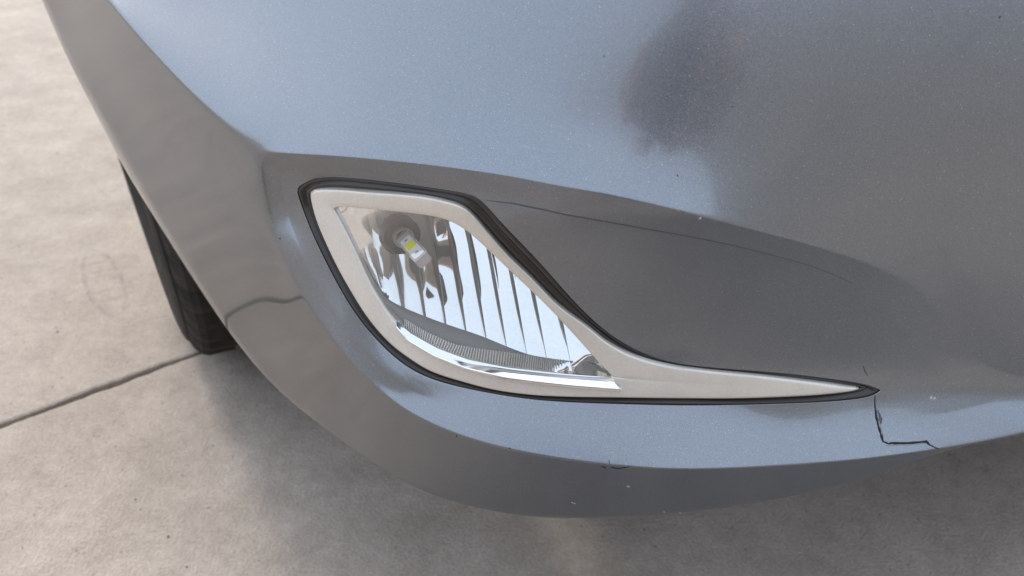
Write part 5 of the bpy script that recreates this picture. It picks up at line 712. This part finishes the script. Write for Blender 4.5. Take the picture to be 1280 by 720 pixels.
bez = ring_between('bezel', OUT_SILVER, OUT_LENS, [(-.0, .008), (0, .0010), (.012, .0000), (.04, -.0005), (.12, -.0007), (.4, -.0009), (.7, -.0008), (.92, -.0005), (.97, -.0002), (.995, .0008), (1.0, .006)], M_SILVER)

def strip(name, up, lo, offs, mat, sub=6):
    def fine(l):
        l = np.array(l); k = np.linspace(0, len(l)-1, (len(l)-1)*sub+1); i = np.arange(len(l))
        return np.stack([np.interp(k, i, l[:, 0]), np.interp(k, i, l[:, 1])], 1)
    U, L = fine(up), fine(lo); v = []
    for fr, off in offs:
        for a, b in zip(U, L): v.append(on_face(a+(b-a)*fr, off))
    return mesh_obj(name, v, grid_faces(len(offs), len(U), flip=True), mat, lamp)
strip('chrome_strip', OUT_CHROME_U, OUT_CHROME_L, [(0, .002), (.03, .0006), (.35, -.0012), (.7, -.0032), (.97, -.0046), (1, -.0042), (1.02, .001)], M_CHROME)

def build_lens():
    n = len(OUT_LENS); v = []; f = []; c = np.array(OUT_LENS).mean(0)
    fr = [1.0, .97, .9, .75, .55, .35, .15]
    for k in fr:
        for p in OUT_LENS:
            q = c+(np.array(p)-c)*k; v.append(on_face(q, .0022-.0014*(1-k**2)))
    f = grid_faces(len(fr), n, True); v.append(on_face(c, .0008)); f += [((len(fr)-1)*n+j, (len(fr)-1)*n+(j+1) % n, len(fr)*n) for j in range(n)]
    return mesh_obj('lens', v, f, M_GLASS, lamp)
build_lens()

EDGE = np.array(OUT_EDGE)
BX, BZ = BOWL
def depth(x, z):
    u = x-BX
    d = .053+(.14+6.4*max(-.03, u))*(z-BZ)-1.2*u*u
    d = max(.006, min(.085, d))
    dd = math.sqrt(float(((EDGE-np.array((x, z)))**2).sum(1).min())); e = .0065+1.15*dd      # the bowl comes forward to the lens on its left and foot
    return -.006*math.log(math.exp(-d/.006)+math.exp(-e/.006))
def refl(x, z): return lamp_face(x, z)+depth(x, z)
def in_window(x, z, grow):
    """inside the lens outline, widened by grow metres"""
    L = OUT_LENS; n = len(L); ins = False; dmin = 9
    for i in range(n):
        (x0, z0), (x1, z1) = L[i], L[(i+1) % n]
        if (z0 > z) != (z1 > z) and x < (x1-x0)*(z-z0)/(z1-z0)+x0: ins = not ins
        dmin = min(dmin, math.hypot(x-x0, z-z0))
    return ins or dmin < grow
def build_reflector():
    # flute boundaries: x at z=.39 and lean
    xs = [-.132, -.112, -.098, -.0865, -.0755, -.0645, -.053, -.0415, -.030, -.0185, -.007, .0045, .016, .030, .050]
    zs = np.linspace(.335, .505, 64); rng = random.Random(8)
    for k in range(len(xs)-1):
        V = []; nc = 7; keep = []; tw = rng.uniform(-.035, .035); te = rng.uniform(-.03, .03)
        for z in zs:
            lean = -.26*(z-.39)
            for j in range(nc):
                s = (0, .015, .25, .5, .75, .982, 1)[j]; x = xs[k]+(xs[k+1]-xs[k])*s+lean
                bul = .0003*(1-(2*s-1)**2)-(.00028 if j == nc-1 else 0)        # rounded flute with a fine groove to the next
                V.append((x+.00012 if j == 0 else x, refl(x, z)-bul+tw*(s-.5)*(xs[k+1]-xs[k])+te*(z-.42)*.25+.00030*max(0, min(1, (-.022-x)/.03))*math.sin(2*math.pi*z/.019+k*2.1), z)); keep.append(in_window(x, z, .012 if z > .40 else .002))
        F = [q for q in grid_faces(len(zs), nc) if all(keep[i] for i in q)]
        if F: mesh_obj('reflector_flute', V, F, M_MIRROR, lamp)
build_reflector()

def build_housing():
    n = len(OUT_LENS); v = []
    for fr, off in ((1.0, .005), (1.05, .010), (1.10, .03), (1.12, .09)):
        c = np.array(OUT_LENS).mean(0)
        for p in OUT_LENS: v.append(on_face(c+(np.array(p)-c)*fr, off))
    mesh_obj('housing', v, grid_faces(4, n, True, True), M_HOUSE, lamp)
build_housing()

def build_floor():
    def fine(l, n):
        l = np.array(l); k = np.linspace(0, len(l)-1, n); i = np.arange(len(l)); a = np.stack([np.interp(k, i, l[:, c]) for c in range(3)], 1)
        for _ in range(4): a[1:-1] = .5*a[1:-1]+.25*(a[:-2]+a[2:])
        return a
    n = 60; T, B = fine(OUT_FLOOR_TOP, n), fine(OUT_FLOOR_BOT, n); V = []
    for fr in (0, .3, .6, .85, 1):
        for a, b in zip(B, T): V.append(a+(b-a)*fr+np.array((0, -.0012*math.sin(math.pi*fr), .0010*math.sin(math.pi*fr))))
    mesh_obj('lamp_floor', V, grid_faces(5, n), M_FLOOR, lamp)
    n = 88; T, B = fine(OUT_RIB_TOP, n), fine(OUT_RIB_BOT, n); V, F = [], []
    for r in range(n-1):
        b = len(V)
        for Q0, Q1 in ((B[r], B[r+1]), (T[r], T[r+1])):
            for s, dy in ((.02, .0011), (.35, 0), (.65, 0), (.98, .0011)): V.append(Q0+(Q1-Q0)*s+np.array((0, dy, 0)))
        F += [(b, b+1, b+5, b+4), (b+1, b+2, b+6, b+5), (b+2, b+3, b+7, b+6)]
    o = mesh_obj('ribbed_band', V, F, simple('ribbed_lens_foot', (.62, .61, .58), .22, .5), lamp, smooth=False); o['kind'] = 'stuff'
build_floor()

def build_bulb():
    a = Vector(BULB_A); b = Vector(BULB_B)
    ax = (b-a).normalized()
    side = ax.cross(Vector((0, 0, 1))).normalized(); up = side.cross(ax).normalized()
    # round dark socket hole with a collar
    def disc(name, c, r0, r1, l0, l1, mat, seg=28):
        V = []
        for (r, l) in ((r0, l0), (r1, l0), (r1, l1), (r0, l1)):
            for k in range(seg):
                an = 2*math.pi*k/seg; V.append(c+ax*l+(side*math.cos(an)+up*math.sin(an))*r)
        return mesh_obj(name, V, grid_faces(4, seg, True), mat, lamp, smooth=False)
    sock = disc('bulb_socket', a, .0001, .0115, -.004, .0062, simple('socket_dark', (.03, .028, .027), .5))
    disc('bulb_collar', a, .0052, .0064, .0, .0095, simple('collar_grey', (.35, .33, .31), .35, .4))
    L = (b-a).length
    # flat clear stick, the board facing up towards the viewer
    view = (Vector((0, 0, .68))-(a+b)/2).normalized(); face = (view-ax*view.dot(ax)).normalized(); acr = ax.cross(face).normalized()
    def slab(name, l0, l1, hw, f0, f1, mat, rnd=.0022):
        prof = []
        for sx, cl, lsign in ((1, l1, 1), (-1, l1, 1), (-1, l0, -1), (1, l0, -1)):
            for k in range(5):
                t = k/4*math.pi/2
                if sx*lsign > 0: ang = t if sx > 0 else math.pi+t
                else: ang = math.pi/2+t if sx < 0 else 1.5*math.pi+t
                prof.append(((hw-rnd)*sx+rnd*math.cos(ang), cl-lsign*rnd+rnd*math.sin(ang)))
        n = len(prof); V = []
        for f in (f0, f1):
            for (s, l) in prof: V.append(a+ax*l+acr*s+face*f)
        F = grid_faces(2, n, True)+[tuple(range(n, 2*n)), tuple(range(n-1, -1, -1))]
        return mesh_obj(name, V, F, mat, lamp, smooth=False)
    slab('bulb_body', .001, L+.001, .0048, -.0034, .0026, M_STICK)
    slab('led_board', L*.36, L-.0006, .0036, .0026, .0031, M_LED_BOARD, .0014)
    slab('led_chip', L*.53, L*.53+.0075, .0030, .0031, .0037, M_LED, .0006)
    for q in (L*.44, L*.87): slab('led_contact', q-.0009, q+.0009, .0010, .0031, .0034, M_HOUSE, .0005)
build_bulb()

# ------------------------------------------------------------------ the front wheel
def build_wheel():
    rad, wid = .302, .20
    rear = Vector((-.498, .867, 0)).normalized(); axle = Vector((rear.y, -rear.x, 0))       # towards the car
    contact = Vector((-.375, .790, 0))
    k = k0 = .29/rad; ctr = contact+rear*.10+axle*.055; ctr.z = rad*k
    wh = empty('wheel', (0, 0, 0), car)
    prof = []                                           # (across, radius)
    def P(a, r): prof.append((a, r))
    P(-wid*.40, .195); P(-wid*.47, .215); P(-wid*.505, .235); P(-wid*.515, .25); P(-wid*.505, .265); P(-wid*.495, .272); P(-wid*.485, .2735); P(-wid*.468, .285); P(-wid*.44, .294); P(-wid*.405, rad-.0035)
    x = -wid*.385
    for g in (-.22, -.02, .22):
        P(wid*g-.0085, rad-.001); P(wid*g-.0080, rad-.009); P(wid*g+.0005, rad-.009); P(wid*g+.001, rad-.0005)
    P(wid*.36, rad-.002); P(wid*.44, rad-.010); P(wid*.485, .275); P(wid*.5, .25); P(wid*.47, .215); P(wid*.40, .195)
    seg = 144; V = []
    for a, r in prof:
        for q in range(seg):
            t = 2*math.pi*q/seg
            rr = r
            if abs(a) > wid*.235 and r > .283 and q % 3 == 0: rr -= .0055          # cross grooves of the shoulder blocks
            V.append(ctr+axle*a+(rear*math.cos(t)+Vector((0, 0, 1))*math.sin(t))*rr*k)
    tyre = mesh_obj('tyre', V, grid_faces(len(prof), seg, True), M_RUBBER, wh, smooth=False)
    # dark liner over and behind the wheel
    V = []; degs = list(range(-10, 196, 8))
    for a, r in ((-.052, .325), (.17, .325), (.171, .30), (.172, .02)):
        for dg_ in degs: V.append(ctr+axle*a+(rear*math.cos(R(dg_))+Vector((0, 0, 1))*math.sin(R(dg_)))*r)
    n = len(degs); F = grid_faces(4, n); b = len(V)
    V += [ctr+axle*.172+rear*.325+Vector((0, 0, -.02)), ctr+axle*.172-rear*.325+Vector((0, 0, -.02)), ctr+axle*.172-rear*.30+Vector((0, 0, -.17)), ctr+axle*.172+rear*.30+Vector((0, 0, -.17))]
    F.append((b, b+1, b+2, b+3)); mesh_obj('wheel_arch_liner', V, F, M_UNDER, car, smooth=False)
    V = []; rp = [(-.38, .196), (-.39, .188), (-.33, .18), (-.2, .17), (-.24, .06), (-.26, .0001)]
    for a, r in rp:
        for k in range(48):
            t = 2*math.pi*k/48; V.append(ctr+axle*a*wid+(rear*math.cos(t)+Vector((0, 0, 1))*math.sin(t))*r*k0)
    mesh_obj('rim', V, grid_faces(len(rp), 48, True), M_RIM, wh)
build_wheel()

# ------------------------------------------------------------------ underside that shades the ground
def build_under():
    tray = [Vector(CAGE_VERTS[i]) for i in ROW_LIP if CAGE_VERTS[i][2] < .285]
    front = [Vector((p.x+.01, p.y+.045, .272)) for p in tray]
    V = [(.95, .47, .24), (.5, .40, .285)]+[tuple(p) for p in front]+[(-.15, .58, .22), (-.02, .68, .15), (-.30, 1.25, .13), (-.78, 2.0, .13), (1.6, 2.9, .13)]
    mesh_obj('undertray', V, [tuple(range(len(V)))], M_UNDER, bumper, smooth=False)
build_under()

# ------------------------------------------------------------------ the photographer, seen only as a reflection in paint and lamp
def skin_body(name, pts, edges, mat, parent, sub=2):
    me = bpy.data.meshes.new(name); me.from_pydata([p[0] for p in pts], edges, []); o = bpy.data.objects.new(name, me); COL.objects.link(o)
    md = o.modifiers.new('skin', 'SKIN'); md.use_smooth_shade = True
    for i, p in enumerate(pts):
        r = p[1]; me.skin_vertices[0].data[i].radius = (r, r) if not isinstance(r, tuple) else r
    me.skin_vertices[0].data[0].use_root = True
    o.modifiers.new('s', 'SUBSURF').levels = sub; o.modifiers['s'].render_levels = sub
    dg = bpy.context.evaluated_depsgraph_get(); m2 = bpy.data.meshes.new_from_object(o.evaluated_get(dg)); bpy.data.objects.remove(o)
    m2.materials.clear(); m2.materials.append(mat); q = bpy.data.objects.new(name, m2); COL.objects.link(q); q.parent = parent
    m2.polygons.foreach_set('use_smooth', [True]*len(m2.polygons)); return q
def build_person():
    cloth, nt, b = nodes('grey_clothing'); c, n = noise_ramp(nt, 30, (.13, .13, .14), (.20, .20, .21)); nt.links.new(c, b.inputs['Base Color']); b.inputs['Roughness'].default_value = .9
    skin = simple('skin', (.46, .25, .17), .55); hair = simple('dark_hair', (.015, .012, .01), .6); shirt = simple('dark_grey_shirt', (.045, .045, .05), .9)
    ps = empty('person', (0, -.62, 0)); ps['label'] = 'person in grey clothes crouching with a phone, seen as a reflection in the bumper'; ps['category'] = 'person'
    W = lambda x, y, z: (x, y+.62, z)
    S = lambda x, y, z: (x-.08, y+.62, z)
    # one continuous body: pelvis, torso, neck, head, arms, legs
    B = [(S(0, -.78, .40), (.17, .13)), (S(0, -.76, .58), (.16, .11)), (S(.0, -.66, .80), (.19, .115)), (S(0, -.60, .95), (.10, .08)), (S(0, -.57, 1.03), .055),
         (S(.09, -.74, .40), .105), (S(.20, -.34, .50), .068), (S(.19, -.50, .10), .045), (S(.19, -.52, .05), .04), (S(.21, -.33, .03), (.045, .03)),
         (S(-.09, -.76, .40), .105), (S(-.22, -.36, .42), .068), (S(-.18, -.62, .12), .045), (S(-.18, -.66, .06), .04), (S(-.20, -.47, .03), (.045, .03)),
         (S(.19, -.60, .93), .062), (S(.27, -.38, .74), .043), (W(.12, -.14, .69), .030), (S(-.19, -.60, .93), .062), (S(-.27, -.38, .74), .043), (W(-.12, -.14, .69), .030)]
    E = [(0, 1), (1, 2), (2, 3), (3, 4), (0, 5), (5, 6), (6, 7), (7, 8), (8, 9), (0, 10), (10, 11), (11, 12), (12, 13), (13, 14), (3, 15), (15, 16), (16, 17), (3, 18), (18, 19), (19, 20)]
    body = skin_body('body', B, E, cloth, ps); body.data.materials.append(skin)
    for p in body.data.polygons:                     # bare forearms below the short sleeves
        c = p.center
        if c.y-.62 > -.42 and c.z > .62: p.material_index = 1
    hd = [(S(0, -.565, 1.02), .055), (S(0, -.55, 1.09), (.075, .085)), (S(0, -.55, 1.16), (.08, .095)), (S(0, -.56, 1.22), (.06, .07))]
    skin_body('head', hd, [(0, 1), (1, 2), (2, 3)], skin, ps)
    hh = [(S(0, -.61, 1.13), (.07, .06)), (S(0, -.59, 1.22), (.085, .09)), (S(0, -.53, 1.25), (.07, .05))]
    skin_body('hair', hh, [(0, 1), (1, 2)], hair, ps)
    for sx in (1, -1):
        H = [(W(sx*.12, -.14, .69), .026), (W(sx*.105, -.085, .69), (.030, .018)), (W(sx*.095, -.055, .69), (.032, .016))]; He = [(0, 1), (1, 2)]
        for k, (dz, ln) in enumerate(((.026, .030), (.009, .036), (-.009, .034), (-.026, .026))):
            i = len(H); H += [(W(sx*.090, -.045, .69+dz), .009), (W(sx*.084, -.018, .69+dz), .0085), (W(sx*(.084-ln*.6), -.006-.002*k, .69+dz), .0075)]; He += [(2, i), (i, i+1), (i+1, i+2)]
        i = len(H); H += [(W(sx*.085, -.075, .705), .010), (W(sx*.060, -.052, .705), .009), (W(sx*.040, -.045, .70), .008)]; He += [(1, i), (i, i+1), (i+1, i+2)]
        skin_body('hand', H, He, skin, ps)
    bm = bmesh.new(); bmesh.ops.create_cube(bm, size=1, matrix=Matrix.Translation((0, -.026, .68)) @ Matrix.Diagonal((.155, .009, .074, 1)))
    bmesh.ops.bevel(bm, geom=bm.edges[:], offset=.003, segments=2, affect='EDGES')
    me = bpy.data.meshes.new('phone'); bm.to_mesh(me); bm.free(); me.materials.append(simple('phone_black', (.02, .02, .022), .25)); ph = bpy.data.objects.new('phone', me); COL.objects.link(ph)
    ph['label'] = 'black phone held in both hands by the crouching person'; ph['category'] = 'phone'
build_person()

# ------------------------------------------------------------------ unseen backdrop added behind the camera to turn the reflections grey
def build_added_wall():
    m, nt, b = nodes('added_wall_grey'); c, n = noise_ramp(nt, 1.3, (.20, .195, .19), (.30, .29, .28)); nt.links.new(c, b.inputs['Base Color']); b.inputs['Roughness'].default_value = .95
    bm = bmesh.new()
    bmesh.ops.create_cube(bm, size=1, matrix=Matrix.Translation((1.5, -6, 1.5)) @ Matrix.Diagonal((24, .25, 3.0, 1)))
    bmesh.ops.create_cube(bm, size=1, matrix=Matrix.Translation((1.5, -6, 3.05)) @ Matrix.Diagonal((24.1, .36, .1, 1)))
    me = bpy.data.meshes.new('added_wall'); bm.to_mesh(me); bm.free(); me.materials.append(m); o = bpy.data.objects.new('added_wall', me); COL.objects.link(o)
    o['label'] = 'plain grey backdrop added behind the person to tone the reflections'; o['category'] = 'added_wall'
build_added_wall()
def build_print():
    """faint shoe print in dust on the concrete"""
    m, nt, b = nodes('faint_print'); b.inputs['Base Color'].default_value = (.16, .145, .13, 1); b.inputs['Roughness'].default_value = .95
    c, n = noise_ramp(nt, 90, (.0, .0, .0), (.26, .26, .26), .35, .8); nt.links.new(c, b.inputs['Alpha'])
    a = Vector((-.660, 1.035)); d = Vector((-.552, .868))-a; L = d.length; d.normalize(); n2 = Vector((d.y, -d.x)); V, F = [], []
    def bar(u0, w0, u1, w1, th):
        p, q = a+d*u0+n2*w0, a+d*u1+n2*w1; t = (q-p).normalized(); s = Vector((-t.y, t.x))*th/2; k = len(V)
        for e in (p-s, q-s, q+s, p+s): V.append((e.x, e.y, .0006))
        F.append((k, k+1, k+2, k+3))
    N = 18
    for i in range(N):
        t0, t1 = 2*math.pi*i/N, 2*math.pi*(i+1)/N
        bar(L/2+L*.5*math.cos(t0), .024*math.sin(t0), L/2+L*.5*math.cos(t1), .024*math.sin(t1), .006)
    for k in range(5): bar(L*(.22+.14*k), -.018, L*(.20+.14*k), .012, .006)
    o = mesh_obj('shoe_print', V, F, m, GROUND, smooth=False)
build_print()
def build_grit():
    rng = random.Random(21); V, F = [], []
    for i in range(420):
        x, y = rng.uniform(-1.3, .8), rng.uniform(.25, 2.2); r = rng.choice((.0006, .0008, .001, .0012, .0016))*rng.uniform(.7, 1.3); b = len(V)
        for dx, dy, dz in ((1, 0, .2), (-.4, .9, .2), (-.6, -.8, .2), (.1, 0, 1.0)): V.append((x+dx*r*rng.uniform(.7, 1.3), y+dy*r, dz*r))
        F += [(b, b+1, b+3), (b+1, b+2, b+3), (b+2, b, b+3)]
    o = mesh_obj('grit', V, F, simple('grit_grey', (.12, .105, .09), .9), GROUND, smooth=False); o['kind'] = 'stuff'
build_grit()
